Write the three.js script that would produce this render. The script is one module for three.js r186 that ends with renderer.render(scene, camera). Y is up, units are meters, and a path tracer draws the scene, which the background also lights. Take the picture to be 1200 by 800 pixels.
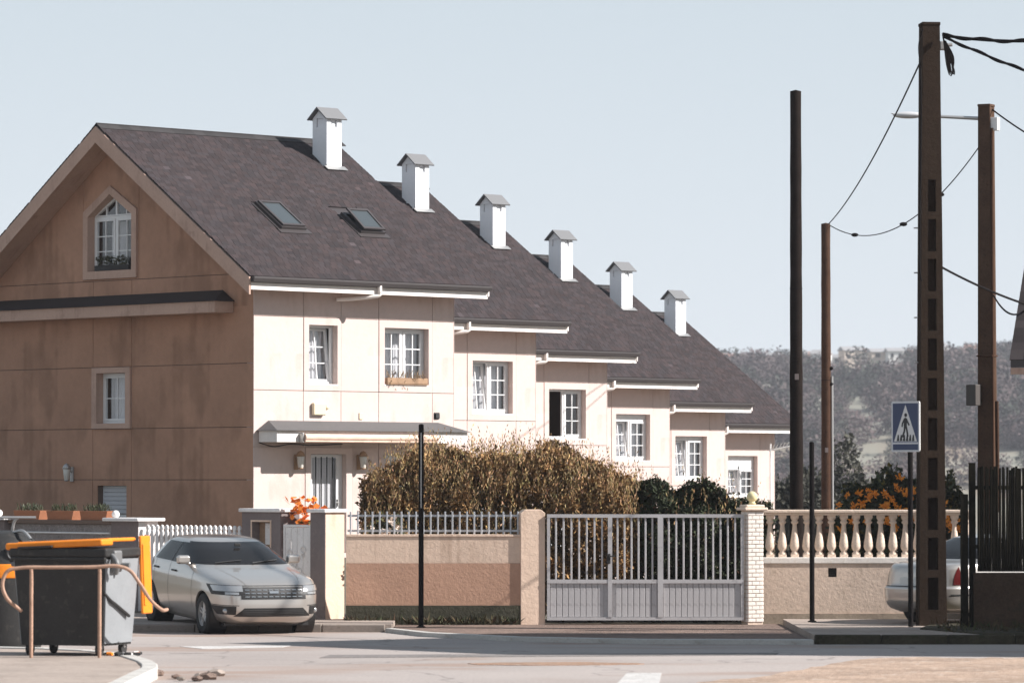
import * as THREE from 'three';
import { mergeGeometries, toCreasedNormals, mergeVertices } from 'three/addons/utils/BufferGeometryUtils.js';
import { RoundedBoxGeometry } from 'three/addons/geometries/RoundedBoxGeometry.js';
import { Brush, Evaluator, SUBTRACTION } from 'three-bvh-csg';

// ---------------------------------------------------------------- camera, sky, sun, exposure
const FOCAL = 4970, CX = 600, HORIZON = 562, CAM_Y = 2.4;   // the photograph's lens in its own 1200 x 800 pixels
const scene = new THREE.Scene();
const camera = new THREE.PerspectiveCamera(2 * Math.atan(400 / FOCAL) * 180 / Math.PI, 1.5, 0.5, 6000);
camera.position.set(0, CAM_Y, 0);
camera.lookAt(0, CAM_Y + (HORIZON - 400) / FOCAL * 100, -100);
camera.focus = 84; camera.userData.fStop = 3.2;
const renderer = new THREE.WebGLRenderer();
renderer.toneMapping = THREE.LinearToneMapping;
renderer.toneMappingExposure = 1.75;
renderer.shadowMap.enabled = true;

const TH = Math.atan2(.6944, .7195);                         // the row of houses runs 46 degrees off the view axis
const UX = new THREE.Vector3(Math.cos(TH), 0, -Math.sin(TH)), UZ = new THREE.Vector3(Math.sin(TH), 0, Math.cos(TH));
const SUN = new THREE.Vector3().addScaledVector(UX, .72).addScaledVector(UZ, 1).add(new THREE.Vector3(0, .86, 0)).normalize();
{
  const W = 64, H = 256, d = new Float32Array(W * H * 4);
  const stops = [[-90, .20, .17, .15], [-1, .44, .46, .48], [0, .46, .49, .52], [7, .36, .41, .45], [25, .20, .245, .295], [90, .105, .145, .205]];
  for (let j = 0; j < H; j++) {
    const el = ((j + .5) / H - .5) * 180; let k = 0; while (k < stops.length - 2 && el > stops[k + 1][0]) k++;
    const A = stops[k], B = stops[k + 1], t = Math.min(1, Math.max(0, (el - A[0]) / (B[0] - A[0])));
    for (let i = 0; i < W; i++) for (let c = 0; c < 4; c++) d[(j * W + i) * 4 + c] = c == 3 ? 1 : A[c + 1] + (B[c + 1] - A[c + 1]) * t;
  }
  const sky = new THREE.DataTexture(d, W, H, THREE.RGBAFormat, THREE.FloatType);
  sky.mapping = THREE.EquirectangularReflectionMapping; sky.magFilter = sky.minFilter = THREE.LinearFilter; sky.needsUpdate = true;
  scene.background = sky; scene.environment = sky;
}
const sun = new THREE.DirectionalLight(new THREE.Color(1, .963, .93), 5);
sun.position.copy(SUN).multiplyScalar(150).add(new THREE.Vector3(0, 0, -90)); sun.target.position.set(0, 0, -90);
sun.castShadow = true; sun.shadow.mapSize.set(4096, 4096);
Object.assign(sun.shadow.camera, { left: -70, right: 70, top: 70, bottom: -70, near: 1, far: 400 });
scene.add(sun, sun.target);

// ---------------------------------------------------------------- helpers
function rngOf(s) { return () => { s |= 0; s = s + 0x6D2B79F5 | 0; let t = Math.imul(s ^ s >>> 15, 1 | s); t = t + Math.imul(t ^ t >>> 7, 61 | t) ^ t; return ((t ^ t >>> 14) >>> 0) / 4294967296; }; }
const V = (x, y, z) => new THREE.Vector3(x, y, z);
const P = (px, py, d) => V((px - CX) / FOCAL * d, CAM_Y + (HORIZON - py) / FOCAL * d, -d);   // a measured spot of the photograph at a distance
const lerp = (a, b, t) => a + (b - a) * t, clamp = (x, a = 0, b = 1) => Math.min(b, Math.max(a, x));
const smooth = (a, b, x) => { const t = clamp((x - a) / (b - a)); return t * t * (3 - 2 * t); };
const hash = (x, y, s = 0) => { let h = Math.imul(x | 0, 374761393) ^ Math.imul(y | 0, 668265263) ^ Math.imul(s | 0, 1442695041); h = Math.imul(h ^ h >>> 13, 1274126177); return ((h ^ h >>> 16) >>> 0) / 4294967296; };
function vnoise(x, y, per, s) {
  const xi = Math.floor(x), yi = Math.floor(y); let fx = x - xi, fy = y - yi; fx = fx * fx * (3 - 2 * fx); fy = fy * fy * (3 - 2 * fy);
  const m = (a) => per ? ((a % per) + per) % per : a;
  return lerp(lerp(hash(m(xi), m(yi), s), hash(m(xi + 1), m(yi), s), fx), lerp(hash(m(xi), m(yi + 1), s), hash(m(xi + 1), m(yi + 1), s), fx), fy);
}
function fbm(x, y, per, s, oct = 4) { let v = 0, a = .5, t = 0; for (let o = 0; o < oct; o++) { v += a * vnoise(x, y, per, s + o * 17); t += a; x *= 2; y *= 2; per *= 2; a *= .5; } return v / t; }
const toS = (c) => Math.round(255 * clamp(c <= .0031308 ? c * 12.92 : 1.055 * Math.pow(c, 1 / 2.4) - .055));
function makeTex(size, fn, metres, colour = true) {          // fn(u, v) in 0..1 gives linear rgb (or a grey height)
  const d = new Uint8Array(size * size * 4);
  for (let j = 0; j < size; j++) for (let i = 0; i < size; i++) {
    const c = fn(i / size, j / size), k = (j * size + i) * 4;
    if (colour) { d[k] = toS(c[0]); d[k + 1] = toS(c[1]); d[k + 2] = toS(c[2]); } else d[k] = d[k + 1] = d[k + 2] = Math.round(255 * clamp(c));
    d[k + 3] = 255;
  }
  const t = new THREE.DataTexture(d, size, size); t.wrapS = t.wrapT = THREE.RepeatWrapping; t.magFilter = THREE.LinearFilter; t.minFilter = THREE.LinearMipmapLinearFilter; t.generateMipmaps = true;
  if (colour) t.colorSpace = THREE.SRGBColorSpace; t.repeat.set(1 / metres, 1 / metres); t.needsUpdate = true; return t;
}
const grainBump = makeTex(256, (u, v) => .6 * fbm(u * 32, v * 32, 32, 5, 3) + .4 * hash(u * 256, v * 256, 3), 1.2, false);
// weathered mineral surfaces: mottling, fine grain, runs of dirt (all of it matter in the coat)
function plaster(rgb, o = {}) {
  const { mott = .12, grain = .06, streak = 0, dirt = [.12, .07, .045], metres = 4.3, seed = 1, rough = .9, spots = 0, bump = .004, size = (o.metres || 4.3) <= 2.2 ? 256 : 512, cover = .55, spec = .5, vert = .2 } = o;
  const map = makeTex(size, (u, v) => {
    const m = 1 + mott * 2 * (fbm(u * 5, v * 5, 5, seed, 5) - .5) + grain * 2 * (hash(u * size, v * size, seed) - .5) + grain * (fbm(u * 60, v * 60, 60, seed + 9, 2) - .5) * 2;
    let s = streak * smooth(cover, .85, vnoise(u * 46, v * 3, 0, seed + 3) * vert + fbm(u * 9, v * 6, 9, seed + 4, 5) * (1.1 - vert));
    if (streak) { const w = Math.abs(u - .5) * 2; s *= smooth(1, .86, w); }
    if (spots) s = Math.max(s, spots * smooth(.66, .8, fbm(u * 24, v * 24, 24, seed + 7, 3)));
    return rgb.map((c, i) => lerp(c * m, dirt[i], clamp(s)));
  }, metres);
  return new THREE.MeshPhysicalMaterial({ map, roughness: rough, specularIntensity: spec, bumpMap: grainBump, bumpScale: bump });
}
const plain = (r, g, b, o = {}) => new THREE.MeshStandardMaterial({ color: new THREE.Color().setRGB(r, g, b), roughness: .6, ...o });

function uvm(g) {                                            // uv in metres on every face, by the way the face lies
  g = g.index ? g.toNonIndexed() : g;
  for (const k of Object.keys(g.attributes)) if (!['position', 'normal', 'color'].includes(k)) g.deleteAttribute(k);
  if (!g.attributes.normal) g.computeVertexNormals();
  const p = g.attributes.position, n = g.attributes.normal, uv = new Float32Array(p.count * 2);
  for (let i = 0; i < p.count; i += 3) {
    let nx = 0, ny = 0, nz = 0; for (let k = 0; k < 3; k++) { nx += n.getX(i + k); ny += n.getY(i + k); nz += n.getZ(i + k); }
    nx = Math.abs(nx); ny = Math.abs(ny); nz = Math.abs(nz);
    for (let k = 0; k < 3; k++) {
      const x = p.getX(i + k), y = p.getY(i + k), z = p.getZ(i + k);
      const q = ny >= nx && ny >= nz ? [x, z] : nx >= nz ? [z, y] : [x, y]; uv[(i + k) * 2] = q[0]; uv[(i + k) * 2 + 1] = q[1];
    }
  }
  g.setAttribute('uv', new THREE.BufferAttribute(uv, 2)); return g;
}
const merge = (gs) => gs.length == 1 ? gs[0] : mergeGeometries(gs);
const used = new Map();
function numbered(n) { const k = used.get(n) || 0; used.set(n, k + 1); return k ? `${n}_${String(k).padStart(3, '0')}` : n; }
function mesh(name, gs, m, parent, pos) {
  gs = [].concat(gs); const o = new THREE.Mesh(gs[0].userData.ready ? gs[0] : merge(gs.map(uvm)), m); o.name = name; o.castShadow = o.receiveShadow = true;
  if (pos) o.position.set(...pos); if (parent) parent.add(o); return o;
}
function thing(name, label, category, pos = [0, 0, 0], turn = 0, group) {
  const o = new THREE.Group(); o.name = numbered(name); o.position.set(...(pos.isVector3 ? pos.toArray() : pos)); o.rotation.y = turn; scene.add(o);
  o.userData = { label, category }; if (group) o.userData.group = group; return o;
}
function structure(name, gs, m, label, category = name) { const o = mesh(numbered(name), gs, m, scene); o.userData = { kind: 'structure', label, category }; return o; }
function ready(gs) { const g = merge([].concat(gs).map(uvm)); g.userData.ready = true; return g; }
function box(w, h, d, x = 0, y = 0, z = 0, r) { const g = new THREE.BoxGeometry(w, h, d); if (r) { if (r[2]) g.rotateZ(r[2]); if (r[0]) g.rotateX(r[0]); if (r[1]) g.rotateY(r[1]); } g.translate(x, y, z); return g; }
function rbox(w, h, d, x = 0, y = 0, z = 0, rad = .01, seg = 2) { const g = new RoundedBoxGeometry(w, h, d, seg, Math.min(rad, w / 2.01, h / 2.01, d / 2.01)); g.translate(x, y, z); return g; }
const span = (x0, x1, y0, y1, z0, z1) => box(x1 - x0, y1 - y0, z1 - z0, (x0 + x1) / 2, (y0 + y1) / 2, (z0 + z1) / 2);
function bar(a, b, r, seg = 8, r2 = r) { const d = b.clone().sub(a), g = new THREE.CylinderGeometry(r2, r, d.length(), seg); g.applyQuaternion(new THREE.Quaternion().setFromUnitVectors(V(0, 1, 0), d.clone().normalize())); g.translate((a.x + b.x) / 2, (a.y + b.y) / 2, (a.z + b.z) / 2); return g; }
function tube(pts, r, seg = 40, rs = 6) { return new THREE.TubeGeometry(new THREE.CatmullRomCurve3(pts), seg, r, rs); }
function ext(pts, z0, z1, holes = [], bevel = 0) {           // outline in x,y pushed from z0 to z1
  const s = new THREE.Shape(pts.map(p => new THREE.Vector2(...p))); for (const h of holes) s.holes.push(new THREE.Path(h.map(p => new THREE.Vector2(...p))));
  const g = new THREE.ExtrudeGeometry(s, { depth: z1 - z0 - 2 * bevel, bevelEnabled: bevel > 0, bevelThickness: bevel, bevelSize: bevel, bevelOffset: -bevel, bevelSegments: 2, steps: 1 }); g.translate(0, 0, z0 + bevel); return g;
}
const rect = (x0, x1, y0, y1) => [[x0, y0], [x1, y0], [x1, y1], [x0, y1]];
function lathe(pts, seg = 16) { return new THREE.LatheGeometry(pts.map(p => new THREE.Vector2(...p)), seg); }
function paint(g, c) { const n = g.attributes.position.count, a = new Float32Array(n * 3); for (let i = 0; i < n; i++) a.set(c, i * 3); g.setAttribute('color', new THREE.BufferAttribute(a, 3)); return g; }

// ---------------------------------------------------------------- materials
const M = {
  front: plaster([.60, .49, .45], { mott: .06, grain: .03, streak: .22, dirt: [.36, .25, .19], cover: .62, seed: 11, bump: .003 }),
  gable: plaster([.43, .245, .165], { mott: .22, grain: .05, streak: .5, dirt: [.19, .105, .066], cover: .5, seed: 23, bump: .004, metres: 5.3 }),
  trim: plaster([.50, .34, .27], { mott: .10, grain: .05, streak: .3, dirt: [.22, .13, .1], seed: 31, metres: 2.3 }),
  core: plain(.16, .11, .085, { roughness: .95 }),
  white: plain(.78, .77, .75, { roughness: .45 }),
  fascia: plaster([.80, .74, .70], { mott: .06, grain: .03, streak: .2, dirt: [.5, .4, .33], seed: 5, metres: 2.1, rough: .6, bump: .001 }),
  chimney: plaster([.80, .81, .83], { mott: .05, grain: .03, seed: 6, metres: 1.7 }),
  pvc: plain(.72, .72, .72, { roughness: .35 }),
  gutter: plain(.05, .042, .042, { roughness: .5 }),
  dark: plain(.02, .018, .018, { roughness: .7 }),
  glass: new THREE.MeshPhysicalMaterial({ color: 0xffffff, roughness: .03, transmission: 1, thickness: 0, ior: 1.5 }),
  curtain: plain(.5, .5, .52, { roughness: .95, side: THREE.DoubleSide }),
  shade: plain(.72, .72, .72, { roughness: .6 }),
  metal: plain(.45, .44, .43, { roughness: .45, metalness: .7 }),
  wood: plaster([.34, .22, .14], { mott: .2, grain: .12, streak: .4, dirt: [.12, .07, .04], seed: 41, metres: 1 }),
  cream: plain(.70, .60, .42, { roughness: .5 }),
  terra: plaster([.36, .15, .08], { mott: .15, seed: 52, metres: 1 }),
};
const shingleGrain = makeTex(256, (u, v) => { const m = .8 + .4 * hash(u * 256, v * 256, 8); return [m * .8, m * .8, m * .8]; }, .9);
M.shingle = new THREE.MeshPhysicalMaterial({ vertexColors: true, map: shingleGrain, roughness: .7, specularIntensity: .45, bumpMap: grainBump, bumpScale: .002 });

// ---------------------------------------------------------------- ground, road, pavements
const HC = V(-5.487, .8, -90), STEP_X = 6.2, STEP_Z = 3.75, DROP = .52;
const houseLocal = (X, Z) => { const dx = X - HC.x, dz = Z - HC.z; return [dx * UX.x + dz * UX.z, dx * UZ.x + dz * UZ.z]; };
function groundY(X, d) {
  const [xl, zl] = houseLocal(X, -d), pad = .8 - .084 * clamp(xl, -14, 40) - .1;
  let y = d < 69.2 ? -.06 : lerp(.02, pad, smooth(69.2, 84, d) * smooth(17, 4, zl));
  if (d > 110) {
    const n = fbm(X / 160 + 7, d / 160 + 3, 0, 71, 5) - .5, n2 = fbm(X / 40, d / 40, 0, 72, 4) - .5;
    const far = -1.9 - 24 * smooth(120, 330, d) + 27 * smooth(420, 1250, d) + 38 * smooth(700, 1500, d) - 26 * smooth(1550, 2400, d);
    y = lerp(y, far + n * 16 * smooth(150, 600, d) + n2 * 3.4 * smooth(140, 300, d), smooth(110, 150, d));
  }
  return y;
}
{
  const rows = [], cols = 150; for (let d = 20; d < 60; d += 8) rows.push(d); for (let d = 60; d < 160; d += 2.5) rows.push(d); for (let d = 160; d < 2600; d *= 1.022) rows.push(d);
  const pos = [], col = [], idx = [];
  rows.forEach((d, j) => { for (let i = 0; i <= cols; i++) {
    const s = i / cols * 2 - 1, X = s * Math.abs(s) ** .4 * (60 + .34 * d), y = groundY(X, d);
    pos.push(X, y, -d);
    const n = fbm(X / 55, d / 120, 0, 91, 4), f = fbm(X / 14, d / 14, 0, 93, 3);
    let c = [.10, .085, .06];                                                   // garden soil and dry grass
    if (d > 150) { c = [.085, .072, .058]; const field = Math.max(smooth(.50, .58, n), smooth(.51, .57, fbm(X / 70 + 3, d / 260, 0, 95, 3)) * .8, .7 * smooth(1100, 1180, d)), tan = smooth(1085, 1020, d) * smooth(.40, .52, f); c = c.map((v, k) => lerp(v, [.25, .24, .19][k], field)); c = c.map((v, k) => lerp(v, [.19, .135, .09][k], tan * .8)); }
    col.push(...c.map(v => v * (.8 + .4 * f)));
  } });
  for (let j = 0; j < rows.length - 1; j++) for (let i = 0; i < cols; i++) { const a = j * (cols + 1) + i, b = a + cols + 1; idx.push(a, a + 1, b, b, a + 1, b + 1); }
  const g = new THREE.BufferGeometry(); g.setAttribute('position', new THREE.Float32BufferAttribute(pos, 3)); g.setAttribute('color', new THREE.Float32BufferAttribute(col, 3)); g.setIndex(idx); g.computeVertexNormals();
  structure('terrain', g, new THREE.MeshStandardMaterial({ vertexColors: true, roughness: 1, bumpMap: grainBump, bumpScale: .01 }), 'rising land with woods and dry fields behind the houses', 'terrain');
}
const slab = (pts, y0, y1) => { const g = ext(pts.map(([x, d]) => [x, d]), 0, y1 - y0); g.rotateX(-Math.PI / 2); g.translate(0, y0, 0); return g; };   // outline in x, distance
const asphalt = (() => {
  const map = makeTex(1024, (u, v) => {
    const big = fbm(u * 4, v * 4, 4, 61, 5), st = smooth(.55, .75, fbm(u * 3, v * 9, 0, 62, 5)) * smooth(1, .9, Math.abs(v - .5) * 2) * smooth(1, .9, Math.abs(u - .5) * 2), g = hash(u * 1024, v * 1024, 63), m = .78 + .44 * big;
    const crack = smooth(.012, .0, Math.abs(fbm(u * 6, v * 6, 6, 66, 4) - .5)) * .35;
    const c = [.345, .30, .276].map(x => x * m * (.84 + .32 * g) * (1 - crack)); return c.map((x, i) => lerp(x, [.27, .17, .12][i], st * .6));
  }, 14);
  return new THREE.MeshStandardMaterial({ map, roughness: .88, bumpMap: grainBump, bumpScale: .006 });
})();
const gravel = plaster([.19, .135, .11], { mott: .3, grain: .3, spots: .5, dirt: [.12, .08, .06], seed: 66, metres: 3, bump: .02 });
const pave = plaster([.34, .28, .24], { mott: .2, grain: .12, spots: .35, dirt: [.2, .15, .12], seed: 67, metres: 3 });
const moss = plaster([.05, .043, .028], { mott: .35, grain: .25, spots: .6, dirt: [.03, .035, .015], seed: 68, metres: 2, bump: .015 });
const kerbMat = plaster([.22, .185, .16], { mott: .25, grain: .12, spots: .5, dirt: [.12, .10, .07], seed: 69, metres: 1.4 });
const kerbWhite = plaster([.47, .45, .42], { mott: .15, grain: .1, spots: .6, dirt: [.35, .3, .26], seed: 70, metres: 1.4 });
const paintMat = plaster([.52, .50, .48], { mott: .2, grain: .15, spots: .8, dirt: [.3, .28, .26], seed: 74, metres: 1.4 });
structure('road', slab([[-60, 30], [60, 30], [60, 69], [-60, 69]], -.3, 0), asphalt, 'pale worn asphalt road crossing in front of the houses', 'road');
function kerbRun(parent, pts, mats, h, w = .16, len = 1) {                      // separate stones along a line in x, distance
  const c = new THREE.CatmullRomCurve3(pts.map(([x, d]) => V(x, 0, -d)), false, 'catmullrom', .1), n = Math.max(1, Math.round(c.getLength() / len)), ps = c.getSpacedPoints(n), r = rngOf(n * 7);
  for (let i = 0; i < n; i++) { const a = ps[i], b = ps[i + 1], L = a.distanceTo(b) - .012; const o = mesh('kerb_stone', rbox(L, h + .08, w, 0, 0, 0, .018, 2), mats[i % mats.length], parent, [(a.x + b.x) / 2, (h - .08) / 2 + (r() - .5) * .012, (a.z + b.z) / 2]); o.rotation.y = Math.atan2(-(b.z - a.z), b.x - a.x) + (r() - .5) * .012; }
}
{
  const left = structure('pavement', slab([[-22, 67.1], [-1.9, 67.1], [-1.9, 69.6], [-2.6, 72], [-22, 92]], -.1, .12), pave, 'concrete pavement along the garden walls beside the hatchback', 'pavement');
  kerbRun(left, [[-14, 67], [-8, 67], [-2, 67]], [kerbMat], .125);
  structure('driveway_apron', slab([[-1.88, 67.0], [-1.2, 65.2], [.2, 63.4], [2, 62.5], [4.38, 62.4], [4.38, 69.3], [-1.88, 69.3]], -.1, .05), gravel, 'gravelly apron in front of the grey driveway gate', 'apron');
  const strip = structure('gutter_strip', slab([[-2.0, 66.9], [-1.35, 65.0], [0, 63.1], [1.9, 62.1], [4.4, 61.9], [4.4, 62.38], [2, 62.48], [.15, 63.38], [-1.2, 65.15], [-1.89, 66.98]], -.1, .065), kerbWhite, 'pale concrete gutter strip along the apron edge', 'gutter');
  const right = structure('pavement', slab([[4.42, 62.2], [30, 62.2], [30, 69.3], [4.42, 69.3]], -.1, .13), pave, 'pavement under the concrete pole and the parked saloon', 'pavement');
  kerbRun(right, [[4.42, 62.05], [12, 62.05], [22, 62.05]], [moss], .14);
  const verge = mesh('mossy_ground', slab([[6.9, 62.3], [22, 62.3], [22, 66.6], [6.6, 66.6], [6.2, 64.5]], .1, .15), moss, scene); verge.userData = { kind: 'structure', label: 'dark mossy verge below the bamboo screen', category: 'verge' };
  const isl = structure('pavement_corner', slab([[-14, 46], [-4.55, 46], [-4.5, 51.5], [-4.7, 53], [-5.05, 54.6], [-5.5, 56], [-6.4, 57], [-8, 57.6], [-14, 57.8]], -.1, .13), pave, 'rounded pavement corner under the rubbish container', 'pavement');
  kerbRun(isl, [[-4.42, 46], [-4.38, 51.5], [-4.58, 53], [-4.95, 54.7], [-5.42, 56.12], [-6.35, 57.13], [-8, 57.73], [-14, 57.95]], [kerbWhite], .145, .2, .9);
  const dust = plaster([.40, .29, .22], { mott: .35, grain: .25, spots: .6, dirt: [.56, .47, .40], seed: 78, metres: 3, bump: .02 });
  { const o = [[34, 40], [34, 56]]; for (let i = 0; i <= 170; i++) { const X = lerp(30, 2.2, i / 170); o.push([X, lerp(50.5, 57.3, smooth(2, 5.5, X)) + 1.6 * (fbm(X * .9, 1, 0, 44, 3) - .5) + .7 * (fbm(X * 6, 2, 0, 46, 4) - .5)]); } o.push([1.6, 45], [1.2, 40]); structure('dirt_verge', slab(o, 0, .007), dust, 'tan grit spread over the near side of the road', 'dirt'); }
  { const r = rngOf(15), o = []; for (let i = 0; i < 30; i++) { const a = i / 30 * 6.283, k = 1 + .5 * (fbm(i * .7, 9, 0, 45, 3) - .5) + (r() - .5) * .08; o.push([.6 + Math.cos(a) * 1.1 * k, 55.4 + Math.sin(a) * .45 * k]); } structure('dirt_patch', slab(o, 0, .006), plaster([.30, .19, .13], { mott: .3, grain: .25, spots: .6, dirt: [.4, .34, .3], seed: 79, metres: 2 }), 'brown streak of grit on the road before the gate', 'dirt'); }
  structure('asphalt_patch', [slab([[-2.6, 57.2], [3.6, 58.1], [3.7, 58.9], [-2.5, 58.2]], 0, .005)], plaster([.20, .18, .17], { mott: .2, grain: .25, spots: .4, dirt: [.28, .25, .23], seed: 80, metres: 2.6, bump: .012 }), 'darker trench repair strip in the road surface', 'road patch');
  // worn paint on the road
  const mark = structure('crosswalk_marking', [slab([[.95, 46], [1.55, 46], [1.86, 52.8], [1.43, 52.8]], 0, .004), slab([[-.6, 44], [0, 44], [.2, 49], [-.4, 49]], 0, .004), slab([[-4.4, 60.3], [-3.3, 60.9], [-3.2, 61.5], [-4.8, 61.2]], 0, .004)], paintMat, 'worn white paint marks on the road', 'marking');
}

// ---------------------------------------------------------------- windows
// A window faces +z in its own frame with its lower left corner of the opening at 0,0.
function makeWindow(parent, w, h, o = {}) {
  const { leaves = 2, rows = 3, cols = 2, tilt = 0, shutter = 0, open = -1, box: planter = false, curtain = true, sill = true, outline } = o;
  const f = .055, fr = [];
  if (shutter) fr.push(rbox(w - .01, shutter, .09, w / 2, h - shutter / 2 - .004, -.045, .012));
  const H = h - shutter - (shutter ? .006 : 0);
  fr.push(span(.004, f, .004, H - .004, -.07, 0), span(w - f, w - .004, .004, H - .004, -.07, 0), span(f, w - f, .004, f, -.07, -.002), span(f, w - f, H - f, H - .004, -.07, -.002));
  if (leaves == 2) fr.push(span(w / 2 - .03, w / 2 + .03, f, H - f, -.062, -.006));
  const win = mesh('window', fr, M.pvc, parent);
  const xs = leaves == 2 ? [[f + .003, w / 2 - .033], [w / 2 + .033, w - f - .003]] : [[f + .003, w - f - .003]];
  xs.forEach(([x0, x1], i) => {
    const y0 = f + .003, y1 = H - f - .003, s = .05, g = [span(x0, x0 + s, y0, y1, -.05, .012), span(x1 - s, x1, y0, y1, -.05, .012), span(x0 + s, x1 - s, y0, y0 + s, -.05, .010), span(x0 + s, x1 - s, y1 - s, y1, -.05, .010)];
    for (let c = 1; c < cols; c++) g.push(span(lerp(x0 + s, x1 - s, c / cols) - .011, lerp(x0 + s, x1 - s, c / cols) + .011, y0 + s, y1 - s, -.03, .002));
    for (let r = 1; r < rows; r++) g.push(span(x0 + s, x1 - s, lerp(y0 + s, y1 - s, r / rows) - .011, lerp(y0 + s, y1 - s, r / rows) + .011, -.028, .000));
    const sash = ready(g), pane = ready(span(x0 + s * .6, x1 - s * .6, y0 + s * .6, y1 - s * .6, -.020, -.012));
    const a = mesh('sash', sash, M.pvc, win), b = mesh('pane', pane, M.glass, win);
    if (tilt && i == 0) for (const q of [a, b]) { q.position.set(0, y0 - y0 * Math.cos(tilt), -y0 * Math.sin(-tilt)); q.rotation.x = -tilt; q.position.z = -.03; }
    if (open == i) for (const q of [a, b]) { q.rotation.y = 1.35; q.position.set(x0 - x0 * Math.cos(1.35), 0, x0 * Math.sin(1.35) - .06); }
  });
  if (curtain) {
    const pts = []; const n = 44; const g = new THREE.PlaneGeometry(w * .98, H * .98, n, 1), p = g.attributes.position;
    for (let i = 0; i < p.count; i++) p.setZ(i, .022 * Math.sin(p.getX(i) * 46 + 2 * Math.sin(p.getX(i) * 7)));
    g.computeVertexNormals(); g.translate(w / 2, H / 2, -.24); mesh('curtain', g, M.curtain, win);
  }
  if (sill) mesh('sill', rbox(w + .03, .035, .19, w / 2, -.019, .072, .008), M.fascia, win);
  if (planter) {
    const pl = mesh('planter_box', [rbox(w * .92, .13, .13, w / 2, .085, .13, .01), span(.05, w - .05, .0, .016, .06, .2)], M.wood, win);
    const r = rngOf(5), lf = []; for (let i = 0; i < 90; i++) { const x = .08 + r() * (w - .16), y = .14 + r() * .13 - (r() < .3 ? .22 : 0), a = r() * 6; lf.push(box(.012, .09 + r() * .08, .003, x, y, .13 + (r() - .3) * .12, [r() - .5, a, (r() - .5) * 1.4])); }
    mesh('dry_plants', lf, plain(.26, .17, .09, { roughness: .9 }), win);
  }
  return win;
}

// ---------------------------------------------------------------- the row houses
const EAVE = 5.89, RIDGE = 9.38, OVER = .6, MID = -4.61, DEPTH = 9.22, WID = 5.82, PITCH = (RIDGE - EAVE) / (OVER - MID);
const roofY = (z) => z > MID ? EAVE + PITCH * (OVER - z) : RIDGE - PITCH * (MID - z);
const SL = Math.hypot(1, PITCH), ANG = Math.atan(PITCH);
const shingleCache = new Map();
function shingles(x0, x1, back, avoid = [], seed = 1) {
  const r = rngOf(seed * 91 + (back ? 3 : 0)), gs = [], sw = .17, run = (OVER - MID) * SL, ex = .128, n = Math.floor(run / ex);
  const base = new THREE.BoxGeometry(1, 1, 1);
  for (let k = 0; k < n; k++) {
    const s0 = k * ex - .012; let x = x0 - r() * sw;
    while (x < x1) {
      const w = sw * (.9 + .2 * r()), a = Math.max(x, x0), b = Math.min(x + w - .006, x1); x += w;
      if (b - a < .02) continue;
      const zc = OVER - (s0 + ex / 2) / SL, xc = (a + b) / 2; if (!back && avoid.some(q => xc > q[0] && xc < q[1] && zc > q[2] && zc < q[3])) continue;
      const L = ex + .05, t = .011 + r() * .004, g = base.clone(); g.scale(b - a, t, L);
      g.rotateX(ANG + .085 + (r() - .5) * .02);                  // each course laps over the one below
      const z = OVER - (s0 + L / 2) / SL, y = EAVE + PITCH * (OVER - z) + .016;
      g.translate(xc, y, z); if (back) { g.applyMatrix4(new THREE.Matrix4().makeScale(1, 1, -1)); g.translate(0, 0, 2 * MID); const id = g.index.array; for (let q = 0; q < id.length; q += 3) { const w1 = id[q]; id[q] = id[q + 1]; id[q + 1] = w1; } }
      const v = .74 + .52 * r() + (r() < .005 ? .9 : 0), warm = (r() - .5) * .16; paint(g, [.047 * v * (1 + warm), .035 * v, .036 * v * (1 - warm * .5)]); gs.push(g);
    }
  }
  return gs;
}
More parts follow.
